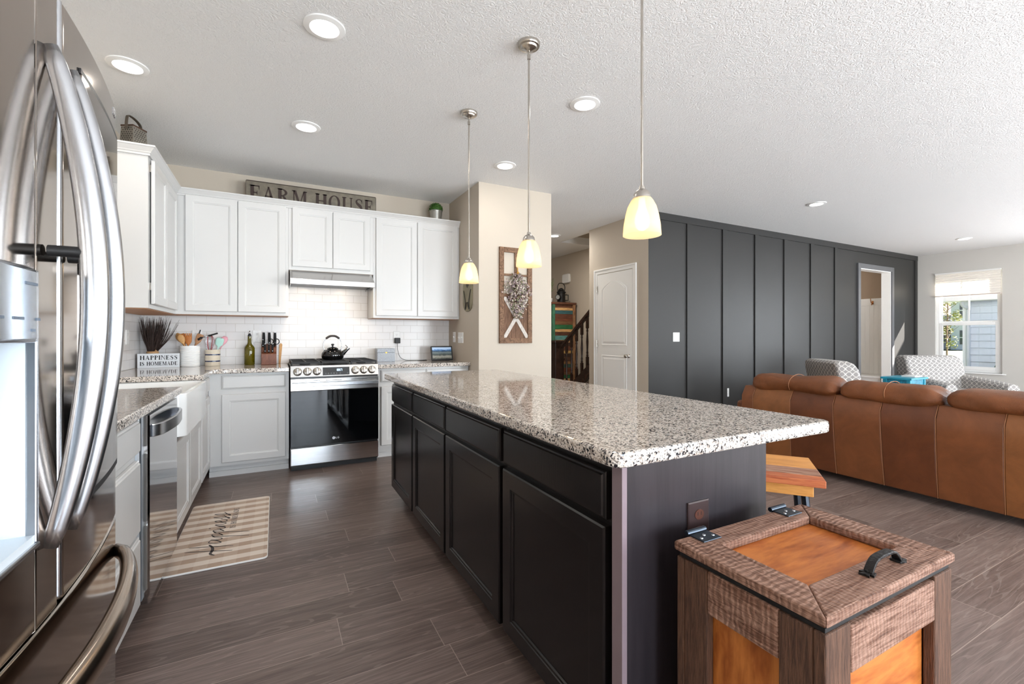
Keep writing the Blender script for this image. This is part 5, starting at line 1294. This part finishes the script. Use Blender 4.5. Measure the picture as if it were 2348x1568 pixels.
# ================================================================== HALLWAY
HC = thing('painted_cabinet', 'tall narrow reclaimed wood cabinet with multicoloured peeling slats in the hallway', 'cabinet', (4.66, 7.05, 0))
RED2 = wood('reddish_brown_reclaimed', rgb(84,50,34), rgb(110,70,48), (6,6,6), .6, .2)
cx0, cx1, cy0, cy1 = 4.40, 4.90, 6.86, 7.26
part('carcass', BX(cx0, cx1, cy0+.02, cy1, 0, 1.76), RED2, HC, bevel=.004)
bm = bmesh.new(); box(bm, cx0-.02, cx1+.02, cy0-.01, cy1, 1.7605, 1.80); part('cabinet_top', bm, RED2, HC, bevel=.006)
cl = [rgb(204,160,104),rgb(52,92,96),rgb(96,54,36),rgb(112,62,40),rgb(120,84,54),rgb(38,104,62),rgb(206,162,108),rgb(88,52,36),rgb(96,150,146),rgb(198,156,108),rgb(70,44,34),rgb(108,64,44),rgb(196,160,92),rgb(60,40,32),rgb(90,60,44),rgb(150,110,70),rgb(60,90,80)]
zz = 1.70
for k, c in enumerate(cl+cl[3:]):
    h = .05+.03*((k*7) % 3)/2
    if zz-h < .1: break
    part('slat', BX(cx0+.06, cx1-.06, cy0+.004, cy0+.0199, zz-h+.003, zz), M('slat_paint', c, .65, vary=(18,.45,(.6,1,6))), HC); zz -= h
for x, c in ((cx0,rgb(60,110,84)),(cx1-.055,rgb(150,112,80))): part('corner_post', BX(x, x+.055, cy0, cy0+.0199, 0, 1.759), M('post_paint', c, .65, vary=(9,.5,(4,4,1))), HC)
part('side_slats', BX(cx0-.006, cx0-.0005, cy0+.02, cy1-.02, .1, 1.74), M('green_side_paint', rgb(70,110,86), .65, vary=(10,.6,(1,6,1))), HC)
ln = thing('railroad_lantern', 'black antique signal lantern standing on the multicoloured hallway cabinet', 'lantern', (4.70, 7.03, 1.80))
IR = M('black_iron_lantern', rgb(20,19,19), .45, .3)
c = (4.70,7.03,0)
bm = bmesh.new(); lathe(bm, [(0,1.801),(.085,1.801),(.085,1.82),(.075,1.825),(.075,1.98),(.085,1.985),(.085,2.0),(.05,2.035),(.05,2.05),(.02,2.075),(0,2.08)], c, 26); part('lantern_body', bm, IR, ln, smooth='auto')
bm = bmesh.new(); tube(bm, [(4.62,6.99,1.90),(4.585,6.97,1.90)], [.045,.05], 18); part('lens_hood', bm, IR, ln, smooth='auto'); bm = bmesh.new(); tube(bm, [(4.584,6.9695,1.90),(4.582,6.9685,1.90)], .04, 18); part('lens', bm, M('lantern_lens', rgb(150,150,146), .1), ln)
bm = bmesh.new(); tube(bm, crom([(4.63,7.03,2.0),(4.62,7.03,2.10),(4.65,7.03,2.155),(4.70,7.03,2.165),(4.75,7.03,2.155),(4.78,7.03,2.10),(4.77,7.03,2.0)],5), .007, 8); part('bail', bm, IR, ln, smooth=True)
bm = bmesh.new(); tube(bm, [(4.77,7.02,1.95),(4.835,7.0,1.95),(4.835,7.0,1.85),(4.77,7.02,1.85)], .010, 8); part('side_handle', bm, IR, ln)
gp_ = thing('grass_plant', 'spiky green grass plant beside the lantern, mostly hidden by the pantry wall', 'plant', (4.50, 7.08, 1.80))
bm = bmesh.new(); lathe(bm, [(0,1.801),(.05,1.801),(.065,1.88),(.058,1.88),(0,1.87)], (4.47,7.08,0), 20); part('plant_pot', bm, CER, gp_, smooth='auto')
bm = bmesh.new()
for k in range(60):
    a = random.uniform(0,2*PI); r = random.uniform(.03,.13); h = random.uniform(.15,.38)
    P = crom([(4.47,7.08,1.87),(4.47+math.cos(a)*r*.4,7.08+math.sin(a)*r*.4,1.87+h*.7),(4.47+math.cos(a)*r,min(7.08+math.sin(a)*r,7.5),1.87+h)],4); tube(bm, P, [.004]*(len(P)-1)+[.0008], 4)
part('blades', bm, M('dull_green_blade', rgb(108,118,78), .7), gp_, kind='stuff')
ch = single('door_chime', (lambda b: (prism(b, rr2(-7.32,-7.09,2.20,2.37,.03,4), FNX(4.9595), 0, .05), b)[1])(bmesh.new()), PLASTIC, 'white door chime box on the hallway wall above the lantern', 'door chime', origin=(4.95,7.2,2.28), bevel=.012, seg=3)

# ================================================================== WOODEN BIN
RB = wood('rough_sawn_brown_wood', rgb(112,76,58), rgb(162,126,108), (2.2,34,34), .7, .5, rgb(84,54,40), 1.3, saw='X'); RBY = wood('rough_sawn_brown_side', rgb(112,76,58), rgb(162,126,108), (34,2.2,34), .7, .5, rgb(84,54,40), 1.3, saw='Y')
RBV = wood('rough_sawn_brown_post', rgb(72,48,35), rgb(104,73,55), (34,34,2.5), .7, .5, rgb(62,40,30), 1.4)  # posts darkened: shade on the bin's left side put into the colour
OR = wood('orange_stained_pine', rgb(166,90,38), rgb(196,118,56), (1.6,8,8), .42, .05, rgb(140,70,28)); ORV = wood('orange_stained_pine_panel', rgb(160,90,40), rgb(200,126,62), (6,6,1.4), .42, .05, rgb(132,70,30))
wb = thing('wooden_trash_bin', 'rustic brown wooden tilt-lid bin in the right foreground', 'bin', (1.105, .615, 0), local=True)
hx, hy, zt, th = .257, .17, .70, .021; fx0, fx1, fy0, fy1 = -.172, .180, -.092, .102
Z3 = Fr((0,0,0),(1,0,0),(0,1,0),(0,0,1))
for nm, pl in (('lid_rail',[(-hx,-hy),(hx,-hy),(fx1,fy0),(fx0,fy0)]),('lid_rail',[(hx,-hy),(hx,hy),(fx1,fy1),(fx1,fy0)]),('lid_rail',[(hx,hy),(-hx,hy),(fx0,fy1),(fx1,fy1)]),('lid_rail',[(-hx,hy),(-hx,-hy),(fx0,fy0),(fx0,fy1)])):
    bm = bmesh.new(); prism(bm, pl, Z3, zt-th, zt); part(nm, bm, RB if abs(pl[0][1]-pl[1][1]) < .01 else RBY, wb, bevel=.004)
part('lid_panel', BX(fx0-.004, fx1+.004, fy0-.004, fy1+.004, zt-th-.005, zt-th-.0005), OR, wb)
bz = zt-th-.014; ex, ey = hx-.006, hy-.004
for sx in (-1, 1):
    for sy in (-1, 1):
        bm = bmesh.new(); w = .082
        a = (sx*ex, sx*(ex-w)); b2 = (sy*ey, sy*(ey-.022)); box(bm, a[0], a[1], b2[0], b2[1], 0, bz)
        box(bm, sx*ex, sx*(ex-.022), sy*(ey-.0225), sy*(ey-.085), 0, bz)
        part('corner_post', bm, RBV, wb, bevel=.003)
for sy in (-1, 1):
    for z0, z1 in ((bz-.095, bz-.008 if sy < 0 else bz), (.02, .11)): part('cross_rail', BX(-ex+.0825, ex-.0825, sy*ey, sy*(ey-.020), z0, z1), RB, wb, bevel=.003)
    part('panel', BX(-ex+.08, ex-.08, sy*(ey-.024), sy*(ey-.032), .05, bz-.02), OR if sy < 0 else ORV, wb)
for sx in (-1, 1):
    for z0, z1 in ((bz-.095, bz), (.02, .11)): part('cross_rail', BX(sx*ex, sx*(ex-.020), -ey+.0855, ey-.0855, z0, z1), RBY, wb, bevel=.003)
    part('panel', BX(sx*(ex-.024), sx*(ex-.032), -ey+.08, ey-.08, .05, bz-.02), ORV, wb)
part('lid_gap_shade_sheet', BX(-ex+.005, ex-.005, -ey+.004, ey-.004, bz+.0005, zt-th-.0055), BLACKM, wb).name = 'lid_gap_shade'  # black sheet standing in for the shaded gap under the lid
BI = M('hammered_black_iron', rgb(40,38,38), .4, .6, bump=(120,.5,(1,1,1)))
FH = Fr((0,0,zt),(1,0,0),(0,1,0),(0,0,1)); hyy = -.128
bm = bmesh.new()
ribbon(bm, crom([(-.005-.02,hyy,zt+.004),(-.018,hyy,zt+.014),(.0,hyy,zt+.027),(.035,hyy,zt+.030),(.07,hyy,zt+.027),(.088,hyy,zt+.014),(.095,hyy,zt+.004)],5), (0,1,0), .0085, .003)
for s_, x in ((-1,-.025),(1,.095)): prism(bm, [(x-s_*.010,hyy-.010),(x+s_*.008,hyy-.014),(x+s_*.006,hyy-.005),(x+s_*.018,hyy-.010),(x+s_*.014,hyy),(x+s_*.018,hyy+.010),(x+s_*.006,hyy+.005),(x+s_*.008,hyy+.014),(x-s_*.010,hyy+.010)], Z3, zt+.0003, zt+.005)
hd_ = part('lid_handle', bm, BI, wb, bevel=.001)
for hxx in (-.175, .155):
    bm = bmesh.new(); box(bm, hxx-.031, hxx+.031, .125, .168, zt+.0003, zt+.003); tube(bm, [(hxx-.033,.176,zt+.004),(hxx+.033,.176,zt+.004)], .0065, 12); box(bm, hxx-.031, hxx+.031, .1705, .174, zt-.035, zt+.004)
    hg = part('hinge', bm, M('dark_steel_hinge', rgb(70,78,88), .3, .9), wb, bevel=.001)
    bm = bmesh.new()
    for dx in (-.02, 0, .02): lathe(bm, [(0,.003),(.0045,.003),(.004,.0045),(0,.0045)], (hxx+dx, .142+.010*(dx == 0), zt), 8)
    part('screws', bm, HANDLE, hg)

# ================================================================== STOOL
sl = thing('wooden_stool', 'low stool with striped reclaimed wood seat tucked beside the island', 'stool', (1.872, 1.231, 0), math.radians(-52))
# local x runs along the far edge (away to the lower right), local y along the depth
W1 = wood('honey_teak_board', rgb(190,126,58), rgb(216,152,80), (2,14,14), .4, .08); W2 = wood('worn_brown_board', rgb(126,76,54), rgb(176,140,118), (2,18,18), .55, .2, rgb(96,56,40)); W3 = wood('red_painted_board', rgb(160,74,42), rgb(196,112,66), (2,14,14), .5, .12)
sz = .64
for nm, y0, y1, m_ in (('seat_board',-.185,-.120,W3),('seat_board',-.1195,-.01,W2),('seat_board',-.0095,.185,W1)):
    part(nm, BX(-.19, .19, y0, y1, sz-.028, sz), m_, sl, bevel=.003)
part('apron', BX(-.15, .155, -.155, .155, sz-.075, sz-.0285), W1, sl, bevel=.003)
LG_ = M('dark_steel_leg', rgb(58,62,68), .35, .8)
for sx in (-1, 1):
    for sy in (-1, 1):
        bm = bmesh.new(); tube(bm, [(sx*.13,sy*.12,sz-.076),(sx*.18,sy*.17,.0)], .014, 8); part('leg', bm, LG_, sl)
bm = bmesh.new()
for a, b_ in (((-1,-1),(1,-1)),((1,-1),(1,1)),((1,1),(-1,1)),((-1,1),(-1,-1))): tube(bm, [(a[0]*.163,a[1]*.153,.2),(b_[0]*.163,b_[1]*.153,.2)], .008, 8)
part('footrest', bm, LG_, sl)

# ================================================================== SOFA
sf = thing('leather_sofa', 'long cognac brown leather sofa seen from behind', 'sofa', (4.55, 1.45, 0))
y_seams = [(2.93,2.93),(2.81,2.81),(2.455,2.445),(2.107,2.075),(1.775,1.745),(1.445,1.43),(1.105,1.10),(.72,.72),(.36,.36)]
mats = [LEA1,LEA2,LEA3,LEA1,LEA3,LEA1,LEA2,LEA1]
for k in range(8):
    (ya, yab), (yb, ybb) = y_seams[k], y_seams[k+1]
    bm = bmesh.new(); n = 7; loops = []
    for q in range(n+1):
        t = q/n; A, B = yab+(ya-yab)*t, ybb+(yb-ybb)*t; z = .055+(.70-.055)*t
        bul = .012*math.sin(PI*t); roll = .05*max(0,(t-.86)/.14)**2
        loops.append([(4.10-bul+roll, A-.0006, z),(4.10-bul*1.5+roll,(A+B)/2,z),(4.10-bul+roll, B+.0006, z),(4.30, B+.0006, z),(4.30, A-.0006, z)])
    loft(bm, loops); part('back_panel', bm, mats[k], sf, smooth='auto', bevel=.006)
for k in range(1, 8):
    (ya, yab) = y_seams[k]
    bm = bmesh.new(); tube(bm, [(4.100-.010*math.sin(PI*q/8)-.001+.05*max(0,(q/8-.86)/.14)**2, yab+(ya-yab)*q/8, .055+.645*q/8) for q in range(9)], .0019, 6); part('seam', bm, SEAM, sf)
LEAW = leather('creased_cognac_leather', rgb(124,72,38))
for nd in LEAW.node_tree.nodes:
    if nd.type == 'BUMP': nd.inputs['Strength'].default_value = .5; nd.inputs['Distance'].default_value = .012
def cushion(y0, y1, name='back_cushion'):
    bm = bmesh.new(); n = 16; cx, cz = 4.255, .745; loops = []
    for k in range(n+1):
        t = k/n; y = y0+(y1-y0)*t; e = min(t, 1-t)*abs(y1-y0); sh_ = min(1, (e/.07+.0))**.45 if e < .07 else 1
        sh_ = max(.35, sh_); lp = []
        for q in range(20):
            a = 2*PI*q/20; px = .150*math.copysign(abs(math.cos(a))**.75, math.cos(a)); pz = (.086+.006*math.sin(9*y+1))*math.copysign(abs(math.sin(a))**.8, math.sin(a))
            wr = .006*math.sin(23*y+3*a)*math.sin(11*y+1.3*q)+.006*math.sin(5*y+2.2*a)+.012*math.exp(-(t-.0)*9)*math.sin(6*a+2)+.012*math.exp(-(1-t)*9)*math.sin(5*a+1)
            lp.append((cx+px*(.75+.25*sh_)+wr, y, cz+pz*sh_+wr))
        loops.append(lp)
    loft(bm, loops); return part(name, bm, LEAW, sf, smooth=True, sub=1)
for a, b_ in ((2.86,2.085),(2.078,1.42),(1.413,.62)):
    cu = cushion(a, b_)
    m_ = (a+b_)/2
    bm = bmesh.new(); lp = [(4.255+.152*math.cos(PI*(1.15-q/12*1.1)), m_, .745+.093*math.sin(PI*(1.15-q/12*1.1))) for q in range(13)]; tube(bm, lp, .003, 6); part('center_seam', bm, SEAM, cu)
part('seat_base', BX(4.3005, 4.98, .50, 2.80, .08, .34), LEA1, sf, bevel=.02)
for a, b_ in ((2.79,2.03),(2.02,1.27),(1.26,.51)): part('seat_cushion', BX(4.36, 5.0, b_, a, .3405, .48), LEA1, sf, bevel=.04, seg=4)
for a, b_ in ((2.81,2.965),(.36,.49)): part('arm', BX(4.13 if a > 1 else 4.3005, 5.0, a if a < 1 else 2.9305 if False else a+.0005 if a < 1 else 2.9305, b_ if a < 1 else 3.02, .06, .545), LEA1, sf, bevel=.035, seg=4)
part('arm_filler', BX(4.3005, 4.98, 2.80, 2.93, .08, .50), LEA1, sf, bevel=.02)
for x in (4.16, 4.92):
    for y in (.45, 2.88):
        bm = bmesh.new(); box(bm, x-.03, x+.03, y-.03, y+.03, 0, .054 if x < 4.3 else .079); part('foot', bm, BLACKM, sf)

# ================================================================== ARMCHAIRS AND SIDE TABLE
def armchair(label, loc, rz):
    t = thing('armchair', label, 'armchair', loc, rz, group='grey trellis armchairs')
    def P(name, bm, **k): return part(name, bm, TREL, t, uv=True, smooth='auto', **k)
    P('seat_frame', BX(-.30, .30, -.36, .30, .12, .30), bevel=.02); P('seat_cushion', BX(-.285, .285, -.40, .24, .3005, .47), bevel=.045, seg=4)
    bm = bmesh.new(); loops = []
    for z, hw, yb, yf in ((.12,.36,.40,.26),(.50,.37,.44,.22),(.70,.385,.47,.24),(.82,.39,.49,.27),(.885,.375,.495,.31),(.912,.34,.48,.36)):
        loops.append([(-hw,yf,z),(-hw*.5,yf-.02,z),(hw*.5,yf-.02,z),(hw,yf,z),(hw,yb,z),(hw*.5,yb+.015,z),(-hw*.5,yb+.015,z),(-hw,yb,z)])
    loft(bm, loops); P('backrest', bm, bevel=.03, seg=3)
    for s in (-1, 1):
        bm = bmesh.new(); loops = []
        for y, zt_ in ((.28,.66),(.0,.63),(-.25,.60),(-.40,.575)):
            lp = [(s*.305,y,.12),(s*.305,y,zt_-.05)]
            for q in range(7):
                a = PI*(1-q/6); lp.append((s*(.375-.068*math.cos(PI-a)*-1 if False else .375+.075*-math.cos(a-0)*-1 if False else .375-.075*math.cos(PI*q/6)), y, zt_-.055+.055*math.sin(PI*q/6)))
            lp.append((s*.44,y,.12)); loops.append(lp)
        loft(bm, loops); P('arm', bm, bevel=.012)
    for sx in (-.28,.28):
        for sy in (-.33,.36): part('leg', (lambda b: (lathe(b, [(0,0),(.015,0),(.024,.119),(0,.119)], (sx,sy,0), 10), b)[1])(bmesh.new()), WALNUT, t)
    return t
armchair('grey trellis patterned armchair seen from behind, left of the blue table', (6.0, 2.72, 0), math.radians(52))
armchair('grey trellis patterned armchair facing the room in front of the window', (8.11, 2.67, 0), math.radians(-30))
BLU = M('turquoise_paint', rgb(36,140,164), .45, vary=(14,.3,(1,1,6))); BLUD = M('worn_turquoise_paint', rgb(30,122,148), .5, vary=(20,.5,(1,4,1)))
tb = thing('side_table', 'distressed turquoise side table between the two patterned armchairs', 'table', (7.23, 2.865, 0))
part('tabletop', BX(7, 7.46, 2.695, 3.025, .635, .66), BLU, tb, bevel=.004)
bm = bmesh.new()
for a in ((7.03,7.045,2.725,2.995),(7.415,7.43,2.725,2.995),(7.045,7.415,2.725,2.74),(7.045,7.415,2.98,2.995)): box(bm, *a, .555, .6348)
part('apron', bm, BLUD, tb)
for x in (7.02, 7.40):
    for y in (2.715, 2.965): part('leg', BX(x, x+.04, y, y+.04, 0, .6345), BLU, tb, bevel=.003)
part('shelf', BX(7.04, 7.42, 2.735, 2.985, .20, .22), BLUD, tb)
tb_h = part('ring_pull', (lambda b: (tube(b, [(7.022,2.86+.014*math.cos(2*PI*k/14),.592+.014*math.sin(2*PI*k/14)) for k in range(15)], .003, 6, cap=False), b)[1])(bmesh.new()), BRONZE, tb)
bo = thing('white_book', 'thin white book lying on the turquoise side table', 'book', (7.32, 2.825, .66))
part('pages', BX(7.235, 7.415, 2.75, 2.89, .6635, .6735), PLASTIC, bo); part('cover', BX(7.23, 7.42, 2.745, 2.895, .6605, .6632), PLASTIC, bo); part('cover', BX(7.23, 7.42, 2.745, 2.895, .6738, .6768), PLASTIC, bo)

# ================================================================== OUTSIDE THE WINDOW
GRASS = M('lawn_grass', rgb(58,70,36), .9, vary=(3,.25,(1,1,1))); CONC = M('pale_concrete', rgb(84,77,70), .9, vary=(2,.06,(1,1,1)))
o_ = struct('lawn', BX(11.6, 120, -30, 80, -.32, -.12), GRASS)
o_ = struct('driveway', BX(24, 37.5, -20, 70, -.1195, -.09), CONC)
struct('street', BX(37.6, 38.2, -20, 70, -.1195, -.10), M('road_line', rgb(120,114,110), .9))
struct('planting_bed', BX(11.6, 14.9, -10, 5.2, -.1195, -.05), M('brown_mulch', rgb(82,62,50), .95, vary=(12,.4,(1,1,1))))
SIDE = M('blue_grey_vinyl_siding', rgb(176,190,206), .55); SIDEW = M('white_vinyl_siding', rgb(226,226,228), .55); SHG = M('grey_roof_shingles', rgb(142,128,122), .9, vary=(6,.15,(1,1,4)))
nh = thing('neighbor_house', 'neighbouring house with blue-grey horizontal siding outside the window', 'house', (17, 0, 0))
bm = bmesh.new(); z = -.1
pl = []
while z < 5.2: pl += [(14.99,z),(15.02,z+.165)]; z += .167
pl += [(15.2,z),(15.2,-.1)]
prism(bm, pl, Fr((0,0,0),(1,0,0),(0,0,1),(0,1,0)), -6.0, 4.62); part('siding_wall', bm, SIDE, nh)
part('corner_trim', BX(14.985, 15.2, 4.6205, 4.76, -.1, 2.06), M('siding_corner_trim', rgb(196,206,216), .5), nh)
part('gutter', BX(14.55, 14.98, 4.02, 5.06, 2.02, 2.17), M('white_gutter', rgb(214,218,222), .4), nh, bevel=.02)
bm = bmesh.new(); tube(bm, crom([(14.80,4.72,2.02),(14.82,4.71,1.93),(14.95,4.66,1.86),(14.965,4.655,1.7),(14.965,4.655,.0)],5), .035, 10); part('downspout', bm, M('grey_downspout', rgb(170,180,190), .4), nh, smooth=True)
fh = thing('far_house', 'distant house with brown roof and white gable across the street', 'house', (60, 21, 0))
part('front_wall', BX(58.0, 62, 18.0, 32, -.1, 3.2), M('grey_brown_siding', rgb(176,170,172), .7), fh)
bm = bmesh.new(); prism(bm, [(57.4,2.0),(61.5,4.6),(66,4.6),(66,2.0)], Fr((0,0,0),(1,0,0),(0,0,1),(0,-1,0)), -32.5, -17.0); part('roof', bm, SHG, fh)
bm = bmesh.new(); prism(bm, [(15.3,-.1),(18.6,-.1),(18.6,4.2),(16.95,6.4),(15.3,4.2)], Fr((56.0,0,0),(0,1,0),(0,0,1),(1,0,0)), 0, 3); part('gable_wing', bm, SIDEW, fh)
for y in (17.55,): 
    for z0 in (2.9, .4): w_ = part('window', BX(55.95, 55.999, y, y+.42, z0, z0+1.3), M('dark_far_window', rgb(56,62,72), .1), fh); part('window_rail', BX(55.93, 55.949, y-.04, y+.46, z0+.6, z0+.68), TRIM, w_)
w_ = part('window', BX(57.93, 57.999, 19.1, 20.4, .6, 2.0), M('dark_far_window', rgb(56,62,72), .1), fh); part('window_frame', (lambda b: ([box(b, 57.9, 57.929, *a) for a in ((19.0,20.5,1.25,1.35),(19.0,19.12,.5,2.1),(20.38,20.5,.5,2.1),(19.0,20.5,2.0,2.12),(19.0,20.5,.5,.62))], b)[1])(bmesh.new()), TRIM, w_)
tr = thing('young_tree', 'young yellow-green tree on the lawn outside the window', 'tree', (23.6, 7.95, -.12))
bm = bmesh.new(); tube(bm, [(23.6,7.95,-.12),(23.6,7.96,1.0),(23.6,7.93,2.3),(23.6,7.98,3.2)], [.035,.03,.02,.008], 8)
for k in range(16):
    z = 1.0+k*.12; a = k*2.4; tube(bm, [(23.6,7.95,z),(23.6+.3*math.cos(a),7.95+.34*math.sin(a),z+.32)], [.012,.005], 5)
part('trunk', bm, M('tree_bark', rgb(112,92,74), .9), tr)
bm = bmesh.new()
for k in range(38):
    z = random.uniform(.8,2.6); r = .12+.5*math.sin(min(1,max(0,(z-.5)/2.2))*PI)**.9; a = random.uniform(0,2*PI); r *= random.uniform(.2,1)
    leafball(bm, (23.6+r*math.cos(a), 7.95+r*math.sin(a), z), .14, 20, .04)
part('foliage', bm, M('yellow_green_leaves', rgb(120,122,44), .6, vary=(3,.35,(1,1,1))), tr)
sb = thing('green_shrub', 'green shrub beside the distant house outside the window', 'shrub', (52, 21.3, -.12))
bm = bmesh.new(); leafball(bm, (50,19.4,.5), .9, 800, .12, 1.1, -.1); leafball(bm, (50,18.5,.2), .5, 300, .1, 1.0, -.1); part('foliage', bm, LEAF, sb)
sb2 = thing('dark_shrub', 'low dark rounded shrub by the siding corner outside the window', 'shrub', (14.2, 4.9, -.05))
bm = bmesh.new(); leafball(bm, (14.1,4.85,.30), .30, 900, .035, 1.05, -.05); part('foliage', bm, M('dark_shrub_leaf', rgb(66,70,52), .8), sb2)
hr = thing('hose_reel', 'green garden hose coiled on a reel against the blue-grey siding', 'hose reel', (14.7, 3.75, -.05))
bm = bmesh.new()
for k in range(5):
    r = .25+.018*k; xx = 14.62+.03*(k % 3); tube(bm, [(xx, 3.78+r*math.cos(2*PI*q/28), .38+r*math.sin(2*PI*q/28)) for q in range(29)], .022, 8, cap=False)
part('hose', bm, M('green_hose', rgb(30,92,60), .5), hr, smooth=True)
bm = bmesh.new(); lathe(bm, [(.0,14.56),(.06,14.56),(.06,14.74),(0,14.74)], (0,3.78,.38), 14, 'x')
for a in range(6): tube(bm, [(14.66,3.78,.38),(14.66,3.78+.24*math.cos(a*PI/3+.3),.38+.24*math.sin(a*PI/3+.3))], .018, 6)
for yy in (3.66, 3.90): tube(bm, [(14.76,yy,-.05),(14.70,3.78,.38)], .016, 6)
part('reel_frame', bm, M('black_reel_frame', rgb(38,40,44), .5), hr)
for (y, w, h, d_, lb, nm) in ((3.12,.30,.34,.26,'dark plastic tub beside the green hose reel outside','garden_tub'),(4.40,.10,.42,.10,'small dark post lamp by the siding corner outside','garden_lamp')):
    t = thing(nm, lb, 'garden item', (14.75, y, -.05))
    part('lower_part', BX(14.62, 14.62+d_, y-w/2, y+w/2, -.05, h*.75), M(nm+'_dark', rgb(66,64,70), .6), t, bevel=.02); part('upper_part', BX(14.60, 14.64+d_, y-w/2-.02, y+w/2+.02, h*.75+.001, h), BLACKM, t, bevel=.01)
